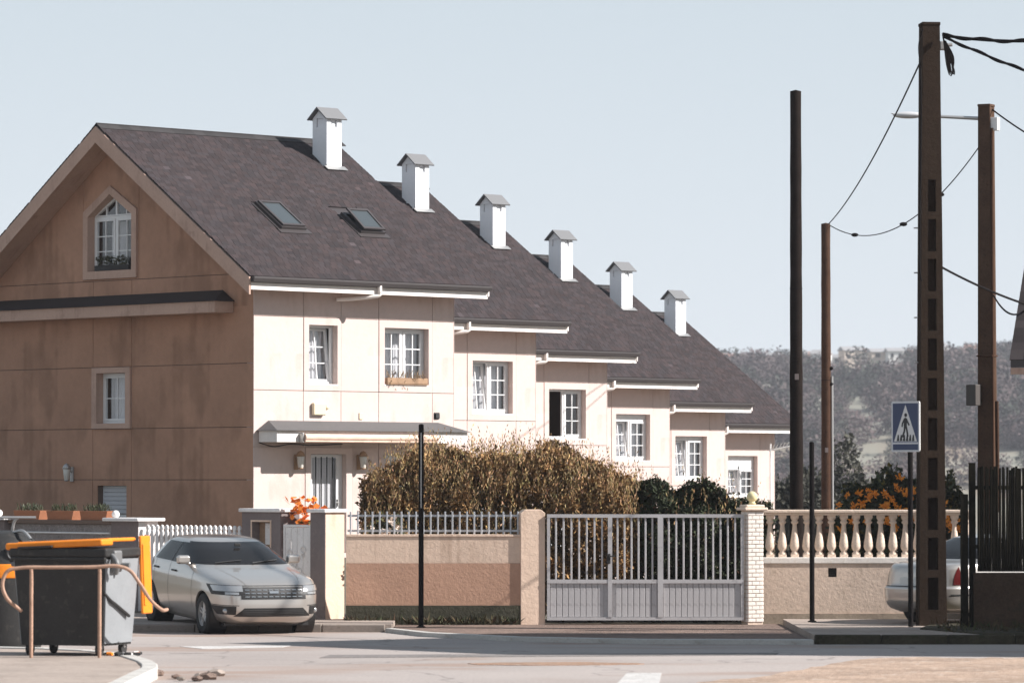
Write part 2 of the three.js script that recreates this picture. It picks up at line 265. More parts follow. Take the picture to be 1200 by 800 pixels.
function makeHouse(n, label) {
  const g = thing('row_house', label, 'house', HC.clone().addScaledVector(UX, STEP_X * n).addScaledVector(UZ, -STEP_Z * n).add(V(0, -DROP * n, 0)), TH, 'stepped row houses');
  const end = n == 0, xl = end ? -OVER : -.37, xr = WID + .52;
  // walls: a core with openings, and the cladding panels on it
  const w1 = [1.55, 2.37, 3.66, 4.93], w2 = [3.75, 5.06, 3.68, 4.92], dr = [1.61, 2.63, .02, 2.15], w3 = [3.75, 5.06, .95, 2.15];
  const grow = (q) => rect(q[0] - .003, q[1] + .003, q[2] - .003, q[3] + .003);
  const gableShape = [[-DEPTH, -1.5], [0, -1.5], [0, 5.95], [MID, roofY(MID) - .22], [-DEPTH, 5.95]];
  const gw = [-5.31, -4.29, 2.84, 3.95], gg = [-5.31, -4.29, .62, 1.47];
  const pent = (cx, hw, y0, y1, ya) => [[cx - hw, y0], [cx + hw, y0], [cx + hw, y1], [cx, ya], [cx - hw, y1]];
  const pOpen = pent(-4.86, .77, 6.21, 7.43, 7.90);
  const inset = gableShape.map(([x, y], i) => [x > -1 ? x - .25 : x < -9 ? x + .22 : x, y]);
  const core = []; mesh('front_wall', ext(rect(.02, WID - .003, -1.5, 5.9), -.25, -.02, [w1, w2, dr, w3].map(grow)), M.front, g);
  const left = ext(inset, .02 - .25 + .23, .23 - .02 + .02, end ? [grow(gw), grow(gg), pent(-4.86, .773, 6.207, 7.432, 7.904)] : []); left.rotateY(-Math.PI / 2); left.translate(end ? .25 : .25, 0, 0); core.push(left);
  const rgt = ext(inset, 0, .22); rgt.rotateY(-Math.PI / 2); rgt.translate(WID - .003, 0, 0); core.push(rgt);
  core.push(span(.02, WID - .003, -1.5, 5.9, -DEPTH, -DEPTH + .21), span(.26, WID - .24, 2.62, 2.74, -DEPTH + .22, -.26), span(.26, WID - .24, 5.3, 5.4, -DEPTH + .22, -.26));
  const wall = mesh('wall', core, M.core, g);
  // right-hand gable coat (seen only from the far side)
  const coat = ext(gableShape.map(([x, y]) => [x > -1 ? x : x, y]), 0, .012); coat.rotateY(-Math.PI / 2); coat.translate(WID + .02, 0, 0); mesh('gable_coat', coat, M.front, wall);
  const J = .008, panel = (shape, holes, z1, m, turn) => { const q = ext(shape, -.016, z1, holes); if (turn) { q.rotateY(-Math.PI / 2); } return mesh('wall_panel', q, m, wall); };
  const rows = [[-.3, 2.3, [0, 1.45, 2.82, 3.58, 5.18, WID]], [2.3, 3.51, [0, 1.40, 2.48, 3.58, 5.18, WID]], [3.51, 5.09, [0, 1.40, 2.48, 3.58, 5.18, WID]], [5.09, 5.80, [0, 1.40, 2.48, 3.58, 5.18, WID]]];
  for (const [y0, y1, xs] of rows) for (let c = 0; c < 5; c++) {
    const holes = [w1, w2, dr, w3].filter(q => q[0] >= xs[c] && q[1] <= xs[c + 1] && q[2] >= y0 && q[3] <= y1), pr = holes.length ? .012 : (c % 2) * .001;
    panel(rect(xs[c] + (c ? J : 0), xs[c + 1] - (c < 4 ? J : 0), y0 + J, y1 - J), holes.map(q => rect(...q)), pr, M.front);
  }
  if (end) {
    const hy = [-.3, 1.6, 2.72, 4.08, 5.99], vz = [-DEPTH, -5.48, -4.12, -.016];
    for (let i = 0; i < 4; i++) for (let c = 0; c < 3; c++) {
      const hole = c == 1 && i == 0 ? [rect(...gg)] : c == 1 && i == 2 ? [rect(...gw)] : [];
      panel(rect(vz[c] + J, vz[c + 1] - (c < 2 ? J : 0), hy[i] + J, hy[i + 1] - J), hole, 0, M.gable, true);
    }
    const cut = (y) => (roofY(-99), y);
    const rz = (y) => OVER - (y - EAVE) / PITCH - .02;           // front slope at a height
    const top = 5.99 + J, zf = Math.min(-.016, rz(top) - .25), under = (z) => roofY(z) - .2;
    // three upper panels: left of, under and right of the attic window
    panel([[-DEPTH + J, top], [-5.84 - J, top], [-5.84 - J, under(-5.84)], [-DEPTH + J, under(-DEPTH)]].filter(([x, y]) => y >= top - .001), [], 0, M.gable, true);
    panel([[-3.88 + J, top], [-.016, top], [-.016, Math.max(top + .01, under(-.02))], [-3.88 + J, under(-3.88)]], [], 0, M.gable, true);
    panel([[-5.84 + J, top], [-3.88 - J, top], [-3.88 - J, under(-3.88)], [MID, under(MID)], [-5.84 + J, under(-5.84)]], [pent(-4.86, .94, 6.03, 7.54, 8.09)], 0, M.gable, true);
    const sur = (outer, inner, name) => { const q = ext(outer, -.016, .05, [inner], 0), l = ext(inner.map(([x, y]) => { const cx = (inner[0][0] + inner[1][0]) / 2, cy = inner[0][1] + .5; return [x + Math.sign(x - cx) * .0025, y + Math.sign(y - cy) * .0025]; }), -.245, -.0165, [inner.map(([x, y]) => [x, y])]); l.rotateY(-Math.PI / 2); mesh('reveal', l, M.trim, wall); q.rotateY(-Math.PI / 2); mesh(name, q, M.trim, wall); };
    sur(pent(-4.86, .935, 6.035, 7.536, 8.085), pOpen, 'window_surround');
    sur(rect(-5.474, -4.126, 2.727, 4.072), rect(...gw), 'window_surround');
  }
  // windows
  const put = (w, x, y, z) => { w.position.set(x, y, z); return w; };
  const states = [
    { tilt: 0, planter: true }, { tilt: .1 }, { tilt: 0, open: 0, bare: true }, { tilt: .1, shutter: .13 }, { tilt: .1, shutter: .06 }, { tilt: .1, shutter: .36 }][n];
  put(makeWindow(g, 1.31, 1.24, { tilt: states.tilt, shutter: states.shutter || 0, box: !!states.planter, open: states.open ?? -1, curtain: !states.bare }), 3.75, 3.68, -.15);
  if (n == 0) put(makeWindow(g, .82, 1.27, { leaves: 1, rows: 3, cols: 2, tilt: .1 }), 1.55, 3.66, -.15);
  else put(makeWindow(g, .82, 1.27, { leaves: 1 }), 1.55, 3.66, -.15);
  put(makeWindow(g, 1.31, 1.2, {}), 3.75, .95, -.15);
  // front door with vertical bars over its glass
  const door = mesh('door', [span(.004, .07, 0, 2.12, -.06, 0), span(.95, 1.016, 0, 2.12, -.06, 0), span(.07, .95, 2.05, 2.12, -.06, -.002), span(.07, .95, 0, .55, -.05, -.004), span(.07, .16, .55, 2.05, -.05, -.006), span(.86, .95, .55, 2.05, -.05, -.006)], M.pvc, g, [1.61, .024, -.13]);
  mesh('pane', span(.16, .86, .55, 2.05, -.04, -.03), M.glass, door);
  mesh('curtain', span(.16, .86, .55, 2.05, -.13, -.12), M.curtain, door);
  for (let i = 0; i < 4; i++) mesh('door_bar', span(.24 + i * .16, .262 + i * .16, .5, 2.07, .0, .02), M.dark, door);
  mesh('handle', [span(.88, .90, 1.0, 1.16, -.006, .03), span(.80, .90, 1.08, 1.10, .03, .045)], M.metal, door);
  // roof
  const av = [[5.17, 5.66, -4.05, -3.52]]; if (end) av.push([1.62, 2.42, -2.0, -1.02], [3.92, 4.76, -2.0, -1.0]);
  const t = .13, deck = [[OVER, EAVE - .02], [MID, RIDGE - .02], [2 * MID - OVER, EAVE - .02], [2 * MID - OVER, EAVE - t], [MID, RIDGE - t], [OVER, EAVE - t]];
  const dk = ext(deck, 0, xr - xl); dk.rotateY(-Math.PI / 2); dk.translate(xr, 0, 0);
  const roof = mesh('roof', dk, M.gutter, g);
  const key = end ? 'end' : 'mid' + n % 2; if (!shingleCache.has(key)) shingleCache.set(key, [false, true].map(b => ready(shingles(xl - .03, xr + .03, b, av, n + 3))));
  for (const q of shingleCache.get(key)) { const s = mesh('shingles', q, M.shingle, roof); s.userData.kind = 'stuff'; s.userData.label = 'dark slate coloured shingle courses'; }
  { const r = rngOf(n + 40), caps = []; for (let x = xl - .02; x < xr; x += .3) { const q = rbox(.31, .02, .22, 0, 0, .085, .004, 1); q.rotateX(ANG); q.translate(x + .15, RIDGE + .03, MID + .0); const q2 = rbox(.31, .02, .22, 0, 0, -.085, .004, 1); q2.rotateX(-ANG); q2.translate(x + .15, RIDGE + .034, MID); const v = .04 + r() * .02; caps.push(paint(q, [v * 1.1, v, v]), paint(q2, [v * 1.1, v, v])); } mesh('ridge_cap', caps, M.shingle, roof); }
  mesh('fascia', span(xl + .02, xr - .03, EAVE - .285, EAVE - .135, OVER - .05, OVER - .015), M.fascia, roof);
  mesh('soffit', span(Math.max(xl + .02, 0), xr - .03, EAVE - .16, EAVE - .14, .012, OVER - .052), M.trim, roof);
  { const pr = [[OVER - .01, EAVE - .01], [OVER + .11, EAVE - .01], [OVER + .11, EAVE - .05], [OVER + .085, EAVE - .125], [OVER + .01, EAVE - .125], [OVER - .01, EAVE - .09]], q = ext(pr, 0, xr - xl - .02); q.rotateY(-Math.PI / 2); q.translate(xr - .01, 0, 0); mesh('gutter', q, M.gutter, roof); }
  { const xd = 3.02; mesh('downpipe', [bar(V(xd, EAVE - .1, OVER + .05), V(xd, EAVE - .24, OVER + .05), .05, 10), tube([V(xd, EAVE - .2, OVER + .05), V(xd, EAVE - .30, OVER + .04), V(xd - .1, EAVE - .33, OVER - .02), V(xd - .45, EAVE - .38, OVER - .3), V(xd - .72, EAVE - .4, .05)], .045, 24, 8)], M.fascia, roof); }
  // verge boards
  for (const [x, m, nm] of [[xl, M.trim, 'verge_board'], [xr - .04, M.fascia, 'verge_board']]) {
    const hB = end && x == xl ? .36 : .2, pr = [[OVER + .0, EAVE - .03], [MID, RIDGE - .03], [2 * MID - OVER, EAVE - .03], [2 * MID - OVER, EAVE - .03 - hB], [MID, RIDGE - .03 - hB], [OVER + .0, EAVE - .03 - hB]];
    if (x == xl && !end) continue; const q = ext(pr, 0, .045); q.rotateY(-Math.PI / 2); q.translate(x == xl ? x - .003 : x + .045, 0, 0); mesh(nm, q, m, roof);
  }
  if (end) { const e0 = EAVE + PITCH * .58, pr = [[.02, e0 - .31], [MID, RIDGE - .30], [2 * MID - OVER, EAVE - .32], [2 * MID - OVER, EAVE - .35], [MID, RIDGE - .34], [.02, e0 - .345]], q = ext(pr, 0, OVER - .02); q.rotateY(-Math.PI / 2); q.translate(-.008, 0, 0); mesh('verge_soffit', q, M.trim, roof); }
  // chimney
  const c0 = 5.19, c1 = 5.64, d0 = -4.03, d1 = -3.54, yt = 9.82;
  const ch = mesh('chimney', [span(c0, c1, 7.6, yt - .2, d0, d1), ...[[c0, d0], [c1 - .13, d0], [c0, d1 - .13], [c1 - .13, d1 - .13]].map(([x, z]) => span(x, x + .13, yt - .2, yt, z, z + .13))], M.chimney, g);
  mesh('flue_slot', [span(c0 + .03, c1 - .03, yt - .195, yt - .005, d0 + .15, d1 - .15), span(c0 + .18, c1 - .18, yt - .195, yt - .005, d0 + .03, d1 - .03)], M.chimney, ch);
  { const zc = (d0 + d1) / 2, hw = (d1 - d0) / 2, tri = ext([[zc - hw, yt], [zc + hw, yt], [zc, yt + .21]], 0, c1 - c0); tri.rotateY(-Math.PI / 2); tri.translate(c1, 0, 0); mesh('chimney_gable', tri, M.chimney, ch); 
    const cap = []; for (const s of [1, -1]) { const q = box(c1 - c0 + .2, .028, .43); q.rotateX(s * .69); q.translate((c0 + c1) / 2, yt + .112, zc + s * .157); cap.push(paint(q, [.2, .2, .205])); } mesh('cap', cap, new THREE.MeshStandardMaterial({ vertexColors: true, map: shingleGrain, roughness: .8 }), ch); }
  { const ya = roofY(d1), fl = [box(c1 - c0 + .16, .012, .16, (c0 + c1) / 2, ya + .02, d1 + .07, [ANG, 0, 0]), span(c0 - .012, c0 - .002, ya - .02, ya + .1, d1 - .02, d1 + .012)]; mesh('flashing', fl, M.metal, ch); }
  if (end) {
    // skylights
    const sky = (x0, x1, z1, z0, openBy, name) => {
      const w = x1 - x0, L = (z1 - z0) * SL, sk = new THREE.Mesh(ready([span(0, .07, -.02, .09, -L, 0), span(w - .07, w, -.02, .09, -L, 0), span(.07, w - .07, -.02, .088, -.07, 0), span(.07, w - .07, -.02, .094, -L, -L + .09), span(-.09, w + .09, .012, .03, .0, .14), span(-.07, -.002, .012, .03, -L, 0), span(w + .002, w + .07, .012, .03, -L, 0)]), M.gutter);
      sk.name = 'skylight'; sk.castShadow = sk.receiveShadow = true; sk.position.set(x0, roofY(z1) + .01, z1); sk.rotation.x = ANG; g.add(sk);
      const sash = mesh('sash', [span(.04, .10, .095, .135, -L + .03, -.03), span(w - .10, w - .04, .095, .135, -L + .03, -.03), span(.1, w - .1, .095, .133, -.1, -.03), span(.1, w - .1, .095, .137, -L + .03, -L + .1)], M.gutter, sk), pane = mesh('pane', span(.1, w - .1, .108, .116, -L + .1, -.1), new THREE.MeshPhysicalMaterial({ color: new THREE.Color().setRGB(.06, .07, .075), roughness: .15 }), sk);
      if (openBy) for (const q of [sash, pane]) { q.rotation.x = openBy; q.position.y = .1 - .1 * Math.cos(openBy) + L / 2 * Math.sin(openBy) * .9; q.position.z = -(L / 2) * (1 - Math.cos(openBy)) + .02; }
    };
    sky(1.66, 2.38, -1.06, -1.96, 0); sky(3.98, 4.70, -1.06, -1.74, .09);
    // gable windows
    const gp = (w, z, y, d) => { w.rotation.y = -Math.PI / 2; w.position.set(d, y, z); return w; };
    gp(makeWindow(g, 1.02, 1.11, { leaves: 1, rows: 2, cols: 2, sill: false }), -5.31, 2.84, .15);
    const gv = gp(makeWindow(g, 1.02, .85, { leaves: 1, rows: 1, cols: 1, shutter: .62, sill: false, curtain: false }), -5.31, .62, .15);
    for (let i = 0; i < 6; i++) mesh('shutter_slat', rbox(.9, .088, .03, .51, .28 + i * .094, .03, .012), M.curtain, gv);
    const aw = gp(makeWindow(g, 1.54, 1.22, { leaves: 2, rows: 3, cols: 2, sill: false, curtain: false }), -5.63, 6.21, .15);
    mesh('fanlight_frame', [ext([[.01, 1.222], [1.53, 1.222], [1.53, 1.25], [.77, 1.66], [.01, 1.25]], -.06, 0, [[[.09, 1.25], [1.45, 1.25], [.77, 1.60]]]), span(.745, .795, 1.25, 1.6, -.05, -.002), span(.4, .43, 1.25, 1.42, -.05, -.004), span(1.11, 1.14, 1.25, 1.42, -.05, -.004)], M.pvc, aw);
    mesh('fanlight_pane', ext([[.09, 1.25], [1.45, 1.25], [.77, 1.60]], -.03, -.024), M.glass, aw);
    { const pl = mesh('planter_box', rbox(1.2, .12, .12, .77, .07, .08, .01), M.dark, aw), r = rngOf(8), lf = []; for (let i = 0; i < 120; i++) lf.push(box(.03, .07, .004, .2 + r() * 1.1, .13 + r() * .2, .08 + (r() - .5) * .12, [r() * 3, r() * 6, r() * 3])); mesh('plants', lf, plain(.06, .06, .03), aw); const dr2 = mesh('curtain', [box(.5, .9, .01, .5, .66, -.3), box(.4, .6, .01, 1.1, .5, -.32)], M.curtain, aw); }
    // ledge with a tiled top along the gable
    const lg = mesh('gable_ledge', [ext([[-10.2, 5.16], [-.66, 5.16], [-.66, 5.40], [-10.2, 5.40]], 0, .52)], M.trim, g); lg.geometry.rotateY(-Math.PI / 2); lg.position.x = -.014;
    { const q = new THREE.BufferGeometry(), v = (x, y, z) => [x, y, z], A = [[-.58, 5.404, -.6], [-.58, 5.404, -10.3], [-.02, 5.66, -10.3], [-.02, 5.66, -1.0], [-.02, 5.404, -.6]];
      const T = [0, 1, 2, 0, 2, 3, 0, 3, 4, 0, 4, 1, 1, 4, 2, 2, 4, 3].reverse(); q.setAttribute('position', new THREE.Float32BufferAttribute(T.flatMap(i => A[i]), 3)); q.computeVertexNormals(); mesh('ledge_roof', paint(q, [.045, .037, .037]), M.shingle, lg, [.014, 0, 0]); }
    const lamp = (x, y, z, turn) => { const o = mesh('wall_lamp', [rbox(.09, .26, .025, 0, 0, .014, .008), bar(V(0, .04, .02), V(0, .1, .12), .012), lathe([[.0, .2], [.05, .17], [.085, .1], [.03, .095], [0, .095]], 10).translate(0, 0, .13), lathe([[0, -.13], [.035, -.12], [.05, -.1], [0, -.1]], 10).translate(0, 0, .13)], turn ? M.metal : M.wood, g); mesh('lamp_glass', lathe([[0, -.1], [.045, -.1], [.07, .095], [0, .095]], 8).translate(0, 0, .13), plain(.62, .6, .55, { roughness: .2 }), o); o.position.set(x, y, z); if (turn) o.rotation.y = turn; o.scale.setScalar(1.25); };
    lamp(-.002, 1.72, -6.2, -Math.PI / 2); lamp(1.18, 1.98, .004); lamp(2.98, 1.98, .004);
    // porch canopy
    const can = mesh('porch_canopy', [span(.12, 5.66, 2.40, 2.64, .03, .62)], M.fascia, g);
    { const A = [[.06, 2.644, .70], [5.72, 2.644, .70], [5.35, 2.86, .014], [.4, 2.86, .014], [.06, 2.644, .014], [5.72, 2.644, .014]], T = [0, 1, 2, 0, 2, 3, 0, 3, 4, 1, 5, 2, 0, 4, 5, 0, 5, 1, 4, 3, 2, 4, 2, 5], q = new THREE.BufferGeometry(); q.setAttribute('position', new THREE.Float32BufferAttribute(T.flatMap(i => A[i]), 3)); q.computeVertexNormals(); mesh('canopy_roof', paint(q, [.14, .135, .135]), M.shingle, can); }
    const aw2 = mesh('rolled_awning', [bar(V(.78, 2.50, .74), V(4.6, 2.50, .74), .075, 14), bar(V(.78, 2.42, .76), V(4.6, 2.42, .76), .03, 8)], plaster([.70, .50, .40], { mott: .2, seed: 77, metres: 1 }), can);
    for (const x of [.75, 4.63]) mesh('awning_arm', rbox(.04, .2, .12, x, 2.49, .69, .01), M.metal, can);
    mesh('cable', tube([V(.1, 2.39, .06), V(.5, 2.31, .05), V(1.0, 2.36, .03), V(1.6, 2.34, .02), V(2.5, 2.37, .02)], .012, 30), M.dark, can);
    const al = mesh('alarm_box', [rbox(.36, .27, .09, 1.8, 3.12, .05, .03)], M.cream, g); mesh('alarm_light', lathe([[0, .06], [.05, .05], [.06, 0], [0, 0]], 10).rotateX(Math.PI / 2).translate(2.04, 3.16, .01), M.cream, al);
    mesh('wall_vent', [span(5.23, 5.38, 2.94, 3.08, .002, .02), span(5.25, 5.36, 2.96, 3.06, .02, .05)], M.dark, g);
    mesh('wall_socket', rbox(.1, .14, .02, 3.05, 2.98, .012, .006), M.cream, g);
  }
  return g;
}
['cream end house with brown gable, attic window and porch canopy', 'second house of the stepped row, next to the brown gabled end house', 'third house of the stepped row, counted from the brown gable', 'fourth house of the stepped row, counted from the brown gable', 'fifth house of the stepped row, next to the lowest one', 'lowest house of the stepped row, roller shutter half down'].forEach((l, n) => makeHouse(n, l));

// ---------------------------------------------------------------- garden walls, railings and gates along the street
const wallTan = plaster([.72, .54, .42], { mott: .10, grain: .05, streak: .45, vert: .5, dirt: [.40, .27, .19], seed: 101, metres: 3.1, bump: .006 });
const wallBrown = plaster([.50, .30, .21], { mott: .14, grain: .06, streak: .2, dirt: [.3, .19, .14], seed: 102, metres: 3.1, bump: .006 });
const plinth = plaster([.07, .065, .045], { mott: .3, grain: .2, spots: .4, dirt: [.03, .035, .015], seed: 103, metres: 1.6, bump: .01 });
const rough = plaster([.64, .50, .405], { mott: .09, grain: .12, spots: .25, dirt: [.4, .3, .22], seed: 104, metres: 2.6, bump: .006 });
const stone = plaster([.72, .58, .47], { mott: .12, grain: .08, spots: .35, dirt: [.42, .3, .22], seed: 105, metres: 1.1, bump: .005 });
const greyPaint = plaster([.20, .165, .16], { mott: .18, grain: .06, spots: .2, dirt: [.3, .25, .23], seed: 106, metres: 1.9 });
const gateGrey = plaster([.50, .48, .48], { mott: .10, grain: .04, spots: .3, dirt: [.22, .2, .2], seed: 107, metres: 1.3, rough: .5, bump: .001 });
const railGrey = plain(.42, .43, .45, { roughness: .45, metalness: .2 });
const whitePaint = plaster([.74, .71, .69], { mott: .1, grain: .06, spots: .3, dirt: [.45, .38, .34], seed: 108, metres: 1.2 });
{
  const D = 69, x0 = -2.70, x1 = .14;
  const w = thing('street_wall', 'tan and brown rendered street wall under a grey bar railing', 'wall', [0, 0, -D]);
  mesh('upper_band', span(x0, x1, 1.045, 1.47, -.22, 0), wallTan, w); mesh('brown_band', span(x0, x1, .36, 1.042, -.222, .004), wallBrown, w); mesh('plinth', span(x0, x1, -.1, .357, -.225, .03), plinth, w);
  mesh('coping', rbox(x1 - x0, .04, .25, (x0 + x1) / 2, 1.492, -.11, .008), wallTan, w);
  const r = thing('railing', 'grey metal bar railing on top of the street wall', 'railing', [0, 1.512, -D - .11]);
  mesh('rail', [span(x0 + .02, x1 - .01, .04, .075, -.018, .018), span(x0 + .02, x1 - .01, .285, .32, -.018, .018)], railGrey, r);
  const b = ready([rbox(.028, .37, .024, 0, .185, 0, .006)]); for (let i = 0; i < 24; i++) mesh('bar', b, railGrey, r, [x0 + .07 + i * .1185, 0, .022]);
}
{ // gate pillar, gate, brick pillar
  const p = thing('gate_pillar', 'plain tan rendered pillar with rounded top beside the driveway gate', 'pillar', [.335, 0, -69.02], .12);
  const sh = [[-.2, -.1], [.2, -.1], [.2, 1.86], [.13, 1.915], [-.13, 1.915], [-.2, 1.86]]; mesh('shaft', ext(sh, -.36, .035, [], .008), wallTan, p);
  const g = thing('driveway_gate', 'wide grey metal driveway gate with bars over a ribbed lower panel', 'gate', [.57, 0, -69]);
  const L = 3.2, top = 1.84, mid = .75, bot = .12;
  mesh('frame', [span(0, L, top - .055, top, -.02, .03), span(0, L, mid - .03, mid + .03, -.02, .032), span(0, L, bot, bot + .05, -.02, .03), span(0, .05, bot + .05, top - .055, -.018, .028), span(L - .05, L, bot + .05, top - .055, -.018, .028), span(.99, 1.06, bot + .05, top - .055, -.02, .036), span(1.80, 1.89, bot + .05, top - .055, -.02, .036)], gateGrey, g);
  const b = ready(rbox(.03, top - mid - .08, .024, 0, 0, 0, .006)), pan = ready(ext([[-.043, 0], [.043, 0], [.043, .545], [-.043, .545]], -.01, .012, [], .005));
  for (const [a, e, n] of [[.05, .99, 7], [1.06, 1.80, 6], [1.89, L - .05, 10]]) for (let i = 0; i < n; i++) mesh('bar', b, gateGrey, g, [lerp(a, e, (i + .75) / (n + .5)), (top + mid) / 2 - .01, .004]);
  for (let i = 0; i < 32; i++) { const x = .1 + i * .0967; if (Math.abs(x - 1.025) > .06 && Math.abs(x - 1.845) > .07) mesh('rib_panel', pan, gateGrey, g, [x, bot + .055, .0]); }
  mesh('backing_sheet', span(.05, L - .05, bot + .05, mid - .03, -.016, -.012), gateGrey, g);
  mesh('lock', [rbox(.06, .16, .05, 1.0, 1.12, .045, .008), rbox(.1, .02, .03, 1.05, 1.16, .075, .006)], M.dark, g);
  const bp = thing('brick_pillar', 'white painted brick pillar with ball finial beside the balustrade', 'pillar', [3.93, 0, -69.1], .30);
  mesh('mortar_core', span(-.13, .13, -.1, 1.9, -.2, .1), stone, bp);
  const white1 = plaster([.80, .74, .68], { mott: .12, grain: .08, spots: .3, dirt: [.5, .38, .28], seed: 111, metres: .9 }), bk = [ready(rbox(.128, .056, .022, 0, 0, 0, .006, 1)), ready(rbox(.062, .056, .022, 0, 0, 0, .006, 1))];
  const r = rngOf(12);
  for (let c = 0; c < 27; c++) for (const turn of [0, -Math.PI / 2, Math.PI / 2]) {
    const xs = c % 2 ? [[-.0985, 1], [.0, 0], [.0985, 1]] : [[-.068, 0], [.068, 0]];
    for (const [x, k] of xs) { const o = mesh('brick', bk[k], white1, bp), y = .12 + c * .0665; if (!turn) o.position.set(x, y, .104 + r() * .004); else { o.rotation.y = turn; o.position.set((turn > 0 ? 1 : -1) * (.134 + r() * .004), y, -.045 + x * 1.05); } }
  }
  mesh('cap', [rbox(.40, .05, .42, 0, 1.925, -.05, .015), rbox(.32, .05, .34, 0, 1.97, -.05, .02)], stone, bp);
  mesh('ball_finial', [lathe([[0, 1.985], [.07, 1.99], [.05, 2.03], [.045, 2.05]], 14).translate(0, 0, -.05), new THREE.SphereGeometry(.088, 16, 12).translate(0, 2.125, -.05)], plaster([.66, .58, .34], { mott: .15, seed: 112, metres: .5 }), bp);
}
{ // balustrade wall
  const D = 69.9, x0 = 4.14, x1 = 7.6;
  const w = thing('balustrade_wall', 'rough sand coloured garden wall carrying a stone balustrade', 'wall', [0, 0, -D]);
  mesh('wall_face', ext(rect(x0, x1, .2, 1.02), -.24, 0, [rect(5.21, 5.35, .80, .95)]), rough, w); mesh('plinth', span(x0, x1, -.1, .197, -.26, .03), plaster([.34, .27, .21], { mott: .2, grain: .15, spots: .4, dirt: [.2, .16, .12], seed: 113, metres: 1.5 }), w);
  mesh('vent_grille', [span(5.21, 5.35, .80, .95, -.1, -.06), ...[0, 1, 2].map(i => span(5.215, 5.345, .83 + i * .04, .845 + i * .04, -.06, -.03))], M.dark, w);
  const b = thing('balustrade', 'row of cast stone balusters under a moulded rail', 'balustrade', [0, 1.02, -D - .12]);
  mesh('base_rail', [rbox(x1 - x0, .1, .28, (x0 + x1) / 2, .052, 0, .012)], plaster([.82, .76, .70], { mott: .1, grain: .06, spots: .3, dirt: [.5, .4, .3], seed: 114, metres: 1.2 }), b);
  mesh('top_rail', [rbox(x1 - x0, .05, .26, (x0 + x1) / 2, .86, 0, .012), rbox(x1 - x0, .04, .2, (x0 + x1) / 2, .815, 0, .01)], stone, b);
  const bl = ready([rbox(.13, .05, .13, 0, .128, 0, .006), rbox(.13, .05, .13, 0, .77, 0, .006), lathe([[.06, .15], [.07, .17], [.042, .195], [.054, .215], [.074, .25], [.081, .29], [.075, .34], [.06, .43], [.044, .54], [.036, .62], [.038, .65], [.062, .67], [.062, .69], [.042, .705], [.06, .73], [.063, .75]], 14)]);
  for (let i = 0; i < 17; i++) mesh('baluster', bl, stone, b, [x0 + .12 + i * .203, 0, 0]);
}
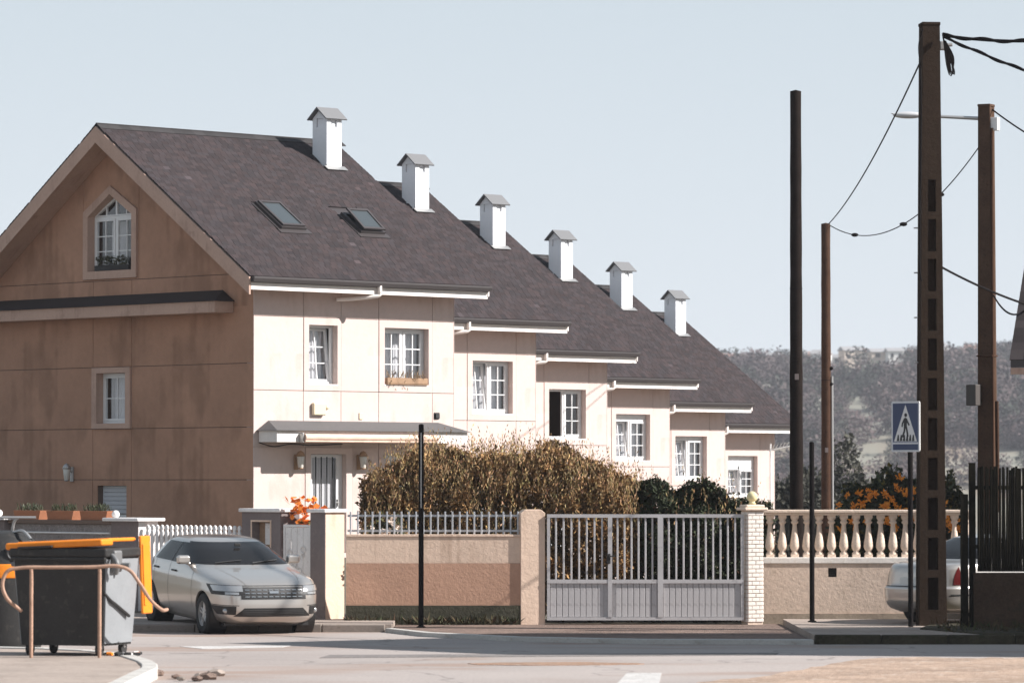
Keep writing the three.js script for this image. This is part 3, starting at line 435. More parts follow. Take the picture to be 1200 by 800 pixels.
{ // corner pillar, small gate, letter box pillar, picket wall and planters: all on the side street, square with the houses
  const O = P(381, 0, 69.5); O.y = 0; const at = (x, z) => O.clone().addScaledVector(UX, x).addScaledVector(UZ, z);
  const p = thing('corner_pillar', 'corner pillar, dark grey on one side and tan on the street side', 'pillar', at(0, 0), TH);
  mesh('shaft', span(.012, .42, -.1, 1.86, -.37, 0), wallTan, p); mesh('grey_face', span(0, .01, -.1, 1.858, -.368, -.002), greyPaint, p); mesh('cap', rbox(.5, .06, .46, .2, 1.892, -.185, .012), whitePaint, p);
  const g = thing('garden_gate', 'narrow white metal garden gate with scrollwork between two grey pillars', 'gate', at(.03, -.38), TH);
  const gs = [span(0, .03, .2, 1.66, -.06, -.02), span(0, .03, .2, 1.66, -.70, -.66), span(0, .03, 1.62, 1.66, -.66, -.06), span(0, .03, .2, .24, -.66, -.06)]; mesh('frame', gs, whitePaint, g);
  for (let i = 0; i < 4; i++) mesh('panel', span(.008, .02, .245, 1.615, -.205 - i * .15, -.065 - i * .15), whitePaint, g);
  for (const [y, z] of [[1.25, -.2], [1.02, -.42], [1.2, -.53], [.9, -.3]]) mesh('scroll', [new THREE.TorusGeometry(.055, .008, 6, 20).rotateY(Math.PI / 2).translate(-.008, y, z), new THREE.TorusGeometry(.03, .008, 6, 16).rotateY(Math.PI / 2).translate(-.008, y - .09, z)], whitePaint, g);
  const l = thing('letter_box_pillar', 'wide dark grey pillar with a letter box niche behind the hatchback', 'pillar', at(0, -1.12), TH);
  { const q = ext(rect(-.98, 0, -.1, 1.86), 0, .42, [rect(-.72, -.26, 1.22, 1.7)]); q.rotateY(-Math.PI / 2); q.translate(.42, 0, 0); mesh('pier', q, greyPaint, l); }
  mesh('niche_frame', [span(-.008, .1, 1.70, 1.73, -.75, -.23), span(-.008, .1, 1.19, 1.22, -.75, -.23), span(-.008, .1, 1.22, 1.7, -.75, -.722), span(-.008, .1, 1.22, 1.7, -.258, -.23)], wallTan, l);
  mesh('letter_box', [span(.16, .4, 1.225, 1.695, -.715, -.265)], M.wood, l); mesh('meter_door', rbox(.02, .36, .26, .148, 1.5, -.42, .006), whitePaint, l); mesh('cap', rbox(.52, .06, 1.06, .21, 1.892, -.49, .012), whitePaint, l);
  const f = thing('picket_wall', 'white cast picket fence behind the silver hatchback', 'fence', at(.1, -2.12), TH);
  mesh('base_wall', span(0, .2, -.1, .75, -2.72, 0), whitePaint, f); mesh('rail', [span(.06, .14, 1.44, 1.475, -2.72, 0), span(.06, .14, .80, .84, -2.72, 0)], plain(.16, .05, .04, { roughness: .6 }), f);
  const pk = ready(ext([[-.04, .75], [.04, .75], [.04, 1.5], [.025, 1.535], [.04, 1.57], [.03, 1.61], [0, 1.63], [-.03, 1.61], [-.04, 1.57], [-.025, 1.535], [-.04, 1.5]], -.018, .018, [], .005).rotateY(-Math.PI / 2)); for (let i = 0; i < 21; i++) mesh('picket', pk, whitePaint, f, [.04, 0, -.08 - i * .128]);
  const q = thing('capped_pillar', 'low grey pillar with a broad white cap and ball behind the container', 'pillar', at(.0, -4.86), TH);
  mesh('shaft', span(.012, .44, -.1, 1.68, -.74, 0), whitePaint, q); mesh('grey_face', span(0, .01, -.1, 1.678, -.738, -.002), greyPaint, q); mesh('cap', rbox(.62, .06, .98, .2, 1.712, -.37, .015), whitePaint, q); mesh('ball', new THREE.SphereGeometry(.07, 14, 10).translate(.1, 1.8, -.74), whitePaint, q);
  const w = thing('planter_wall', 'grey speckled garden wall with a white handrail below terracotta planters', 'wall', at(.1, -5.62), TH);
  const grit = plaster([.26, .23, .22], { mott: .2, grain: .3, spots: .4, dirt: [.4, .36, .33], seed: 115, metres: 1, bump: .01 });
  mesh('wall_face', span(.02, .24, -.1, 1.62, -3.0, 0), grit, w); mesh('coping', rbox(.34, .07, 3.0, .12, 1.66, -1.5, .01), M.core, w); mesh('handrail', [bar(V(-.06, 1.47, -.06), V(-.06, 1.47, -2.7), .016), bar(V(-.06, 1.47, -.4), V(.03, 1.44, -.4), .01), bar(V(-.06, 1.47, -2.3), V(.03, 1.44, -2.3), .01)], whitePaint, w);
  const q2 = thing('capped_pillar', 'low pillar with white cap and ball at the far end of the planter wall', 'pillar', at(.0, -8.64), TH);
  mesh('shaft', span(.0, .44, -.1, 1.68, -.74, 0), greyPaint, q2); mesh('cap', rbox(.62, .06, .98, .2, 1.712, -.37, .015), whitePaint, q2); mesh('ball', new THREE.SphereGeometry(.07, 14, 10).translate(.1, 1.8, -.3), whitePaint, q2);
  const names = ['terracotta planter on the planter wall, next to the capped pillar', 'middle terracotta planter of three on the planter wall', 'terracotta planter on the planter wall, farthest from the hatchback'];
  for (let i = 0; i < 3; i++) { const pl = thing('planter', names[i], 'planter', at(.22, -6.25 - i * .95).add(V(0, 1.695, 0)), TH, 'planters on the wall'); const tr = ext([[-.34, 0], [.34, 0], [.39, .16], [-.39, .16]], -.1, .1, [], .006).rotateY(Math.PI / 2); mesh('trough', tr, M.terra, pl); const r = rngOf(i + 60), lf = []; for (let k = 0; k < 80; k++) lf.push(box(.012, .08 + r() * .1, .003, (r() - .5) * .16, .17 + r() * .06, (r() - .5) * .66, [r() - .5, r() * 6, r() - .5])); mesh('plants', lf, plain(.05, .06, .025), pl); }
  // flowers behind the little gate
  const fl = thing('potted_flower', 'orange flowering plant standing behind the white garden gate', 'flower', at(.30, -.85), TH);
  mesh('pot', [lathe([[0, 0], [.16, 0], [.21, 1.15], [.19, 1.15], [0, 1.08]], 16)], M.terra, fl);
  const r = rngOf(31), pet = [], lf = []; for (let k = 0; k < 150; k++) { const y = 1.45 + r() * .66, s = .09 + .13 * smooth(1.5, 2.05, y); pet.push(box(.05 + r() * .05, .05 + r() * .05, .003, (r() - .5) * 2.4 * s, y, (r() - .5) * 2.4 * s, [r() * 3, r() * 6, r() * 3])); } for (let k = 0; k < 60; k++) lf.push(box(.05, .1, .003, (r() - .5) * .3, 1.15 + r() * .6, (r() - .5) * .3, [r() * 3, r() * 6, r() * 3]));
  mesh('blossoms', pet, plain(.85, .24, .03, { roughness: .7, side: THREE.DoubleSide }), fl); mesh('leaves', lf, plain(.06, .07, .02), fl);
}

// ---------------------------------------------------------------- plants
function leafGeo(l, w) { const g = new THREE.BufferGeometry(); g.setAttribute('position', new THREE.Float32BufferAttribute([0, 0, 0, w, l * .5, w * .3, 0, l, 0, 0, 0, 0, 0, l, 0, -w, l * .5, w * .3], 3)); g.setAttribute('uv', new THREE.Float32BufferAttribute([.5, 0, 1, .5, .5, 1, .5, 0, .5, 1, 0, .5], 2)); g.computeVertexNormals(); return g; }
const leafMat = new THREE.MeshPhysicalMaterial({ color: 0xffffff, roughness: .75, side: THREE.DoubleSide, transmission: .25, thickness: 0 });
const flatLeaf = new THREE.MeshStandardMaterial({ color: 0xffffff, roughness: .85, side: THREE.DoubleSide });
function cloud(name, parent, geo, mat, n, seed, place) {     // place(r) gives [position, scale, [r, g, b], upright]
  const o = new THREE.InstancedMesh(geo, mat, n), r = rngOf(seed), q = new THREE.Quaternion(), e = new THREE.Euler(), m = new THREE.Matrix4(), c = new THREE.Color();
  for (let i = 0; i < n; i++) { const [p, s, rgb, up = 0] = place(r, i); e.set((r() - .5) * lerp(6.2, .7, up), r() * 6.28, (r() - .5) * lerp(6.2, .7, up)); q.setFromEuler(e); m.compose(p, q, V(s, s, s)); o.setMatrixAt(i, m); o.setColorAt(i, c.setRGB(...rgb)); }
  o.name = name; o.castShadow = o.receiveShadow = true; o.userData.kind = 'stuff'; parent.add(o); return o;
}
const leafS = leafGeo(.075, .02), leafM = leafGeo(.1, .032);
function hedge(label, X0, X1, D, depth, topFn, seed, n, colour, wispy) {
  const h = thing('hedge', label, 'hedge', [(X0 + X1) / 2, 0, -D]), w = (X1 - X0) / 2;
  { const r = rngOf(seed + 1), st = []; for (let i = 0; i < 70; i++) { const x = (r() * 2 - 1) * w * .93, z = (r() - .5) * depth * .7, t = topFn(x) * (.55 + .35 * r()); st.push(bar(V(x, .02, z), V(x + (r() - .5) * .4, t, z + (r() - .5) * .4), .018, 5, .006)); } mesh('stems', st, plain(.10, .065, .04, { roughness: .95 }), h); }
  cloud('foliage', h, leafS, flatLeaf, n, seed, (r) => {
    let x = (r() * 2 - 1) * w, top = topFn(x) + (fbm((x + 50) * 2.2, seed, 0, seed, 4) - .5) * .5, k = r(), z, y = .12 + (top - .12) * Math.pow(r(), .8) + (r() < .12 ? .12 * r() : 0);
    const round = Math.sqrt(Math.max(.05, 1 - Math.pow(Math.min(1, y / top), 3))), gap = fbm(x * 3 + 9, y * 3, 0, seed + 5, 3);
    z = (k < .72 ? .5 - .22 * r() * r() : r() - .5) * depth * round + (gap - .5) * .9;
    x += (r() - .5) * .12; const ex = (Math.abs(x) - w + .35) / .35; if (ex > 0) z *= 1 - .6 * ex;
    return [V(x, y + (r() - .5) * .06, z), .75 + .75 * r(), colour(r, gap), .25];
  });
  if (wispy) cloud('twigs', h, leafGeo(.085, .012), flatLeaf, wispy, seed + 8, (r, i) => { const s = Math.floor(i / 9), q = rngOf(s * 13 + seed), x0 = (q() * 2 - 1) * w * .97, hi = Math.pow(q(), .6), z0 = depth * lerp(.5, q() - .45, hi) + (q() - .5) * .3, lean = (q() - .5) * .25, len = .25 + .5 * q() * q(), t = (i % 9) / 9, v = .45 + .8 * q() * q(); return [V(x0 + lean * t + (r() - .5) * .04, topFn(x0) * lerp(.45, .97, hi) + len * t, z0 + (r() - .5) * .04), .55 + .45 * r(), [(.44 + .16 * r()) * v, (.29 + .1 * r()) * v, (.13 + .06 * r()) * v], .9]; });
  return h;
}
hedge('tall golden brown hedge behind the bar railing and driveway gate', -2.52, 2.2, 71.6, 1.6, (x) => 2.30 + .58 * smooth(-2.4, -1.4, x) - .5 * smooth(.6, 2.4, x), 201, 80000, (r, g) => {
  const gold = clamp(.25 + .9 * r() * smooth(.3, .62, g + .12 * (r() - .5))), v = .6 + .7 * r(); return [lerp(.06, .40, gold) * v, lerp(.05, .225, gold) * v, lerp(.02, .09, gold) * v]; }, 17000);
hedge('dark green leafy shrub behind the driveway gate, beside the brick pillar', 2.1, 4.35, 71.4, 1.3, (x) => 2.30 - .3 * smooth(.1, 1.0, x), 222, 42000, (r) => { const v = .5 + r(); return [.035 * v + (r() < .1 ? .05 : 0), .045 * v, .017 * v]; }, 450);
{ // low dry tufts behind the gate
  const o = new THREE.Group(); o.name = 'dry_grass'; scene.add(o); o.userData = { kind: 'stuff', label: 'dry yellow grass tufts behind the driveway gate', category: 'grass' };
  cloud('blades', o, leafGeo(.34, .008), leafMat, 900, 240, (r) => [V(.7 + 1.9 * r(), .08, -69.9 - .5 * r()), .5 + .9 * r(), [.4 + .15 * r(), .26 + .1 * r(), .11], .85]);
  const o2 = new THREE.Group(); o2.name = 'weeds'; scene.add(o2); o2.userData = { kind: 'stuff', label: 'weeds and litter along the foot of the walls', category: 'weeds' };
  cloud('blades', o2, leafGeo(.14, .012), flatLeaf, 800, 241, (r) => { const a = r(); const x = a < .55 ? lerp(-2.7, .1, r()) : lerp(6.4, 9, r()), d = a < .55 ? 68.93 - .08 * r() : 65.1 - r() * 2.4; return [V(x, a < .55 ? .06 : .14, -d), .5 + r(), [.03 + .04 * r(), .03 + .02 * r(), .014], .7]; });
}
function flowerBush(label, c, rx, ry, rz, seed, n, nf, hue, dark = [.035, .042, .018]) {
  const b = thing('flower_bush', label, 'shrub', c);
  mesh('stems', [0, 1, 2, 3, 4].map(i => bar(V((i - 2) * .06, 0, 0), V((i - 2) * rx * .35, ry * 1.2, (i % 2 - .5) * rz), .02, 6, .008)), plain(.09, .06, .04), b);
  cloud('foliage', b, leafM, flatLeaf, n, seed, (r) => { let x, y, z; do { x = r() * 2 - 1; y = r() * 2 - 1; z = r() * 2 - 1; } while (x * x + y * y + z * z > 1 || x * x + y * y + z * z < .12); const k = 1 + .5 * (fbm(x * 2.5 + 8, y * 2.5 + 8, 0, seed, 3) - .5), v = .6 + r(), w = r() < .22 ? .11 * r() : 0; return [V(x * rx * k, ry + y * ry * k, z * rz * k), .7 + .6 * r(), [dark[0] * v + w, dark[1] * v + w * .6, dark[2] * v]]; });
  const r = rngOf(seed + 2), m = plain(...hue, { roughness: .65, side: THREE.DoubleSide });
  for (let i = 0; i < nf; i++) { const x = (r() * 2 - 1) * .85, y = (.1 + r() * .8) * Math.sqrt(1 - x * x), pt = []; for (let k = 0; k < 26; k++) { const q = leafGeo(.05 + .07 * r(), .022); q.rotateX(.2 + r() * 1.3); q.rotateY(k * .9 + r()); q.translate((r() - .5) * .1, (r() - .5) * .1, (r() - .5) * .1); pt.push(q); } const o = mesh('flower', pt, m, b, [x * rx, ry + y * ry, rz * (1.02 + .15 * r()) * Math.sqrt(Math.max(.25, 1 - x * x - y * y))]); o.rotation.set(.9 + r() * .6, r() - .5, r() - .5); o.scale.setScalar(.5 + .55 * r()); }
}
flowerBush('orange flowering bush behind the balustrade, left of the concrete pole', P(1044, 0, 78).setY(.15), 1.2, 1.22, .9, 301, 20000, 46, [.9, .33, .035]);
flowerBush('orange flowering bush behind the balustrade, beside the bamboo screen', P(1112, 0, 77.5).setY(.1), .42, 1.2, .6, 302, 5000, 12, [.9, .33, .035]);
flowerBush('low shrub with pale and yellow blossoms behind the bar railing', V(-2.1, .1, -70.1), .5, .86, .35, 303, 1500, 26, [.75, .62, .52]);

// far trees and the wooded hillside
function treeClump(seed, n, s) { const r = rngOf(seed), gs = []; for (let i = 0; i < n; i++) { let x, y, z; do { x = r() * 2 - 1; y = r() * 2 - 1; z = r() * 2 - 1; } while (x * x + y * y + z * z > 1); const g = new THREE.PlaneGeometry(s * (.6 + r()), s * (.5 + r() * .7)); g.rotateX(r() * 6); g.rotateY(r() * 6); g.translate(x, 1.15 + y * 1.1, z); gs.push(g); } gs.push(bar(V(0, -.6, 0), V(0, 1.2, 0), .07, 5, .04)); return ready(gs); }
{
  const o = new THREE.Group(); o.name = 'hillside_wood'; scene.add(o); o.userData = { kind: 'stuff', label: 'bare brown wood covering the distant hillside', category: 'wood' };
  const kinds = [treeClump(1, 260, .17), treeClump(2, 230, .15), treeClump(3, 280, .13)];
  kinds.forEach((k, q) => cloud('trees', o, k, flatLeaf, 1600, 400 + q, (r) => {
    for (let t = 0; ; t++) {
      const d = r() < .06 ? 230 + 500 * r() : 880 + 690 * r(), X = lerp(.035, .145, r()) * d, n = fbm(X / 55, d / 120, 0, 91, 4), line = smooth(.75, .9, vnoise(X / 9, d / 60, 0, 97));
      const big = fbm(X / 70 + 3, d / 260, 0, 95, 3); if (t < 40 && ((n > .52 && r() > .06 + .6 * line) || (big > .53 && d > 700 && r() > .05 + .5 * line) || (d > 900 && d < 1050 && r() < .6) || (d > 1230 && r() < .82 - .6 * line))) continue;
      const s = lerp(2.1, 4.4, r() * r()) * lerp(.8, 1.15, smooth(300, 1300, d)), v = .7 + .6 * r(), gr = r() < .3 ? 1 : 0; return [V(X, groundY(X, d) - .4, -d), s, gr ? [.035 * v, .04 * v, .026 * v] : [.085 * v, .058 * v, .055 * v], .97];
    } }));
}
function farTree(label, c, h, w, seed, rgb) {
  const t = thing('tree', label, 'tree', c, 0, 'trees in the valley'), r = rngOf(seed), br = [bar(V(0, -.5, 0), V(0, h * .6, 0), .16, 7, .07)]; for (let i = 0; i < 9; i++) { const y = h * (.2 + .05 * i), a = r() * 6; br.push(bar(V(0, y, 0), V(Math.cos(a) * w * .6, y + h * .3, Math.sin(a) * w * .6), .06, 5, .02)); }
  mesh('trunk', br, plain(.07, .055, .045), t);
  cloud('crown', t, leafGeo(.22, .085), flatLeaf, 8000, seed, (r) => { let x, y, z; do { x = r() * 2 - 1; y = r() * 2 - 1; z = r() * 2 - 1; } while (x * x + y * y + z * z > 1); const k = .75 + .6 * fbm(x * 2 + 5, y * 2 + z + 5, 0, seed, 3), v = .5 + r(); return [V(x * w * k, h * .56 + y * h * .45 * k, z * w * k), .6 + .8 * r(), rgb.map(c => c * v)]; });
}
for (const [px, py, d, h, w, s, l] of [[992, 524, 190, 0, 1.35, 1, 'dark bushy tree in the valley just right of the thin wooden pole'], [1012, 554, 186, 0, .8, 2, 'small dark tree above the orange flowering bush'], [948, 548, 170, 0, 1.5, 3, 'dark tree in the valley between the two wooden poles'], [922, 552, 165, 0, 1.3, 4, 'dark tree in the valley beside the lowest house']]) { const b = P(px, py, d), gy = groundY(b.x, d); farTree(l, V(b.x, gy, -d), b.y - gy, w * 1.25, 500 + s, [.05, .048, .034]); }

// white houses along the skyline
{
  const r = rngOf(77), wallW = plain(.72, .70, .68, { roughness: .9 }), wallC = plain(.6, .5, .42, { roughness: .9 }), rf = plain(.30, .17, .13, { roughness: .9 }), rf2 = plain(.3, .29, .29, { roughness: .9 });
  for (let i = 0; i < 40; i++) {
    const px = i < 24 ? lerp(846, 1076, (i + r() * .8) / 24) : lerp(1030, 1215, (i - 24 + r()) / 16), d = lerp(1420, 1530, r()), X = (px - CX) / FOCAL * d, w = 4 + r() * 6, h = 2.4 + r() * 2, dp = 6 + r() * 3;
    const t = thing('hilltop_house', 'small pale house on the distant skyline', 'house', [X, groundY(X, d) + 2.0, -d], (r() - .5) * .9, 'pale houses on the skyline');
    mesh('wall', span(-w / 2, w / 2, -3, h, -dp / 2, dp / 2), r() < .75 ? wallW : wallC, t); const q = ext([[-dp / 2 - .5, h], [dp / 2 + .5, h], [0, h + 1 + r() * .6]], -w / 2 - .4, w / 2 + .4); q.rotateY(Math.PI / 2); mesh('roof', q, r() < .35 ? rf : rf2, t);
    const nw = Math.max(2, Math.floor(w / 3)); for (let k = 0; k < nw; k++) for (const y of [1.2, 4]) if (y + 1.4 < h) mesh('window', span(-w / 2 + (k + .3) * w / nw, -w / 2 + (k + .7) * w / nw, y, y + 1.4, dp / 2 - .02, dp / 2 + .06), M.dark, t);
  }
}

// ---------------------------------------------------------------- cars
const silver = new THREE.MeshPhysicalMaterial({ color: new THREE.Color().setRGB(.56, .52, .48), metalness: .7, roughness: .28, clearcoat: .8, clearcoatRoughness: .06 });
const carGlass = new THREE.MeshPhysicalMaterial({ color: new THREE.Color().setRGB(.012, .011, .011), roughness: .05, ior: 1.27, side: THREE.DoubleSide });
const blackTrim = plain(.016, .015, .015, { roughness: .5, side: THREE.DoubleSide }), chrome = plain(.62, .62, .62, { roughness: .18, metalness: .9, side: THREE.DoubleSide });
const rubber = plain(.022, .021, .021, { roughness: .85 }), alloy = plain(.62, .61, .6, { roughness: .35, metalness: .6 });
const lampGlass = new THREE.MeshPhysicalMaterial({ color: new THREE.Color().setRGB(.42, .42, .42), metalness: .5, roughness: .12, clearcoat: 1, side: THREE.DoubleSide }), tailGlass = new THREE.MeshPhysicalMaterial({ color: new THREE.Color().setRGB(.10, .012, .012), roughness: .15, clearcoat: 1, side: THREE.DoubleSide });
// A car body is a stack of rounded horizontal slices: height, front, rear (metres behind the bumper), half width, squareness.
function shell(T, nose) {
  const at = (y) => { let k = 0; while (k < T.length - 2 && y > T[k + 1][0]) k++; const t = clamp((y - T[k][0]) / (T[k + 1][0] - T[k][0])); const p = (q) => T[clamp(q, 0, T.length - 1)]; const a = p(k - 1), b = p(k), c = p(k + 1), d = p(k + 2); return [1, 2, 3, 4].map(i => { const lo = Math.min(b[i], c[i]), hi = Math.max(b[i], c[i]); return clamp(.5 * ((2 * b[i]) + (c[i] - a[i]) * t + (2 * a[i] - 5 * b[i] + 4 * c[i] - d[i]) * t * t + (3 * b[i] - a[i] - 3 * c[i] + d[i]) * t * t * t), lo, hi); }); };
  const pt = (ph, y) => { const [f, r, w, n] = at(y), xc = (f + r) / 2, a = (r - f) / 2, c = Math.cos(ph), s = Math.sin(ph); return V(w * Math.sign(s) * Math.abs(s) ** (2 / n), y, nose - (xc - a * Math.sign(c) * Math.abs(c) ** (2 / n))); };
  const S = (sx, y) => { const [, , w, n] = at(y); return Math.sign(sx) * Math.asin(clamp(Math.abs(sx) / w) ** (n / 2)); };          // angle of a spot on the front by its sideways place
  const X = (x, y, side) => { const [f, r, , n] = at(y), a = (r - f) / 2, q = clamp((x - (f + r) / 2) / a, -1, 1), c = Math.sign(-q) * Math.abs(q) ** (n / 2); return side * Math.acos(clamp(c, -1, 1)); };   // by its place along the side
  const body = () => {
    const N = 96, ys = []; for (let k = 0; k < T.length - 1; k++) for (let j = 0; j < 4; j++) ys.push(lerp(T[k][0], T[k + 1][0], j / 4)); ys.push(T[T.length - 1][0]);
    const pos = [], idx = []; for (const y of ys) for (let i = 0; i < N; i++) { const th = i / N * Math.PI * 2, p = pt(th, y); pos.push(p.x, p.y, p.z); }
    for (let j = 0; j < ys.length - 1; j++) for (let i = 0; i < N; i++) { const a = j * N + i, b = j * N + (i + 1) % N; idx.push(a, b, a + N, b, b + N, a + N); }
    for (const [j, up] of [[0, 0], [ys.length - 1, 1]]) { const c = pos.length / 3, [f, r] = at(ys[j]); pos.push(0, ys[j], nose - (f + r) / 2); for (let i = 0; i < N; i++) { const a = j * N + i, b = j * N + (i + 1) % N; idx.push(...(up ? [a, b, c] : [b, a, c])); } }
    const g = new THREE.BufferGeometry(); g.setAttribute('position', new THREE.Float32BufferAttribute(pos, 3)); g.setIndex(idx); g.computeVertexNormals(); return g;
  };
  const patch = (f0, f1, y0, y1, off = .006, nx = 14, ny = 8) => {                                  // a piece of skin between two edges, raised by off
    const pos = [], idx = []; for (let j = 0; j <= ny; j++) { const y = lerp(y0, y1, j / ny), a = f0(y), b = f1(y); for (let i = 0; i <= nx; i++) { const ph = lerp(a, b, i / nx), p = pt(ph, y), e = .004, n = pt(ph + e, y).sub(pt(ph - e, y)).cross(pt(ph, y + e).sub(pt(ph, y - e))).normalize(); if (n.x * p.x + n.z * (p.z - nose + 2) < 0 && Math.abs(n.y) < .95) n.negate(); if (n.y < -.5) n.negate(); p.addScaledVector(n, off); pos.push(p.x, p.y, p.z); } }
    for (let j = 0; j < ny; j++) for (let i = 0; i < nx; i++) { const a = j * (nx + 1) + i; idx.push(a, a + 1, a + nx + 1, a + 1, a + nx + 2, a + nx + 1); }
    const g = new THREE.BufferGeometry(); g.setAttribute('position', new THREE.Float32BufferAttribute(pos, 3)); g.setIndex(idx); g.computeVertexNormals(); return g;
  };
  return { at, pt, S, X, body, patch };
}
const ev = new Evaluator(); ev.attributes = ['position', 'normal']; ev.useGroups = false;
function cutArches(g, zs, r, inner) { let b = new Brush(g); b.updateMatrixWorld(); for (const z of zs) for (const s of [-1, 1]) { const c = new THREE.CylinderGeometry(r, r, .6, 36); c.rotateZ(Math.PI / 2); c.deleteAttribute('uv'); const q = new Brush(c); q.position.set(s * (inner + .3), .31, z); q.updateMatrixWorld(); b = ev.evaluate(b, q, SUBTRACTION); b.updateMatrixWorld(); } return b.geometry; }
function addWheel(car, x, z, R, spokes, steer = 0) {
  const s = Math.sign(x), w = mesh('wheel', lathe([[R * .62, -.1], [R * .9, -.105], [R * .985, -.085], [R, -.04], [R, .04], [R * .985, .085], [R * .9, .105], [R * .62, .1]], 36).rotateZ(-Math.PI / 2), rubber, car, [x, R, z]); w.rotation.y = steer;
  const g = [lathe([[R * .6, -.09], [R * .66, -.1], [R * .66, .1], [R * .62, .1], [R * .58, .06], [R * .58, -.09]], 30).rotateZ(-Math.PI / 2), bar(V(s * .02, 0, 0), V(s * .075, 0, 0), .055, 14)];
  for (let i = 0; i < spokes; i++) for (const k of [-1, 1]) { const q = rbox(.03, R * .56, .028, s * .055, R * .33, k * .022, .008, 1); q.rotateX(i / spokes * Math.PI * 2 + k * .04); g.push(q); }
  mesh('rim', g, alloy, w); mesh('brake_disc', lathe([[0, -.02], [R * .5, -.02], [R * .5, .02], [0, .02]], 24).rotateZ(-Math.PI / 2), plain(.05, .05, .05, { metalness: .5 }), w);
}
function liners(car, zs, r, inner, outer) { mesh('wheel_arch_liner', zs.flatMap(z => [-1, 1].flatMap(s => { const c = new THREE.CylinderGeometry(r - .006, r - .006, outer - inner - .03, 30, 1, true, -Math.PI * .02, Math.PI * 2); c.rotateZ(Math.PI / 2); c.translate(s * (inner + outer - .03) / 2, .31, z); const d = new THREE.CircleGeometry(r - .006, 30); d.rotateY(s * Math.PI / 2); d.translate(s * (inner + .006), .31, z); return [c, d]; })), blackTrim, car); }
{ // silver hatchback with its nose over the kerb
  const T = [[.17, .30, 3.95, .74, 5], [.22, .12, 4.0, .80, 5], [.30, .035, 4.04, .855, 5.2], [.42, .0, 4.08, .885, 5.2], [.55, .005, 4.09, .90, 5.2], [.66, .02, 4.085, .905, 5.2], [.75, .055, 4.07, .90, 5], [.82, .12, 4.06, .895, 5], [.875, .25, 4.05, .885, 5], [.92, .45, 4.04, .872, 4.8], [.965, .74, 4.02, .86, 4.6], [1.01, 1.05, 4.0, .845, 4.6], [1.06, 1.20, 3.97, .82, 4.6], [1.18, 1.45, 3.88, .76, 4.2], [1.30, 1.72, 3.78, .695, 3.8], [1.39, 1.97, 3.66, .635, 3.5], [1.44, 2.14, 3.52, .575, 3.2], [1.475, 2.36, 3.3, .46, 3], [1.492, 2.6, 3.05, .26, 2.6]];
  const K = (y) => y > 1 ? 1 + (y - 1) * .86 : y; for (const q of T) q[0] = K(q[0]); const sh = shell(T, .85), R = .315, fz = 0, rz = -2.6;
  const F = P(0, 0, 66.45), car = thing('hatchback_car', 'silver hatchback parked with its nose over the kerb beside the container', 'car', [0, 0, 0]);
  car.rotation.set(0, .40, 0); const fl = P(246, 0, 66.75); car.position.set(fl.x + .78 * Math.cos(.40), 0, -66.75 - .78 * Math.sin(.40) * -0);
  car.rotation.order = 'YXZ'; car.rotation.x = .046;
  mesh('body', cutArches(sh.body(), [fz, rz], .365, .58), silver, car); liners(car, [fz, rz], .365, .58, .9);
  mesh('windscreen', sh.patch((y) => sh.S(-sh.at(y)[2] * .955, y), (y) => sh.S(sh.at(y)[2] * .955, y), K(1.055), K(1.41), .004, 28, 10), carGlass, car);
  for (const s of [-1, 1]) {
    const xa = (y) => lerp(1.62, 2.12, clamp((y - 1.03) / .31)), sk = (a, b) => [(y) => sh.X(typeof a == 'function' ? a(y) : a, y, s), (y) => sh.X(typeof b == 'function' ? b(y) : b, y, s)];
    mesh('side_window', sh.patch(...sk((y) => xa(y) - .1, 2.48), K(1.035), K(1.385), .005), carGlass, car); mesh('side_window', sh.patch(...sk(2.56, (y) => lerp(3.42, 3.2, clamp((y - 1.03) / .30))), K(1.04), K(1.38), .005), carGlass, car);
    mesh('pillar_trim', sh.patch(...sk(2.475, 2.565), K(1.035), K(1.385), .0035), blackTrim, car);
    for (const [x, y0, y1] of [[1.36, .38, 1.0], [2.53, .30, 1.03], [3.3, .62, 1.03]]) mesh('door_gap', sh.patch(...sk(x, x + .009), y0, y1, .0025, 1, 10), blackTrim, car);
    mesh('sill_trim', sh.patch(...sk(.50, 3.0), .20, .27, .006, 20, 3), blackTrim, car);
    for (const x of [2.28, 3.2]) { const p = sh.pt(sh.X(x, .90, s), .9); mesh('door_handle', rbox(.035, .03, .2, p.x + s * .012, .9, p.z, .012), blackTrim, car); }
    const mp = sh.pt(sh.X(1.72, 1.06, s), 1.06); const mm = mesh('mirror', [rbox(.22, .14, .1, s * .13, .06, .0, .045, 3), bar(V(0, -.02, 0), V(s * .1, .03, 0), .03, 8)], silver, car, [mp.x, 1.04, mp.z]);
    // lamps
    const hl = mesh('headlight', sh.patch((y) => sh.S(s * lerp(.47, .52, (y - .62) / .14), y), (y) => sh.X(lerp(.46, .72, clamp((y - .62) / .17)), y, s), K(.645), .795, .007, 22, 6), blackTrim, car);
    mesh('lens', [sh.patch((y) => sh.S(s * .50, y), (y) => sh.X(lerp(.40, .58, clamp((y - .66) / .12)), y, s), .70, .785, .012, 22, 4), sh.patch((y) => sh.S(s * .56, y), (y) => sh.S(s * .74, y), .655, .69, .012, 8, 3)], lampGlass, hl);
    const fg = mesh('fog_lamp_recess', sh.patch((y) => sh.S(s * .60, y), (y) => sh.S(s * lerp(.80, .86, (y - .34) / .13), y), .345, .475, .006, 10, 5), blackTrim, car); { const p = sh.pt(sh.S(s * .735, .4), .4); mesh('fog_lamp', new THREE.SphereGeometry(.042, 12, 8).translate(p.x, p.y, p.z), lampGlass, fg); }
    mesh('bumper_crease', sh.patch((y) => sh.S(s * .56, y), (y) => sh.S(s * .86, y), .482, .492, .006, 10, 1), blackTrim, car);
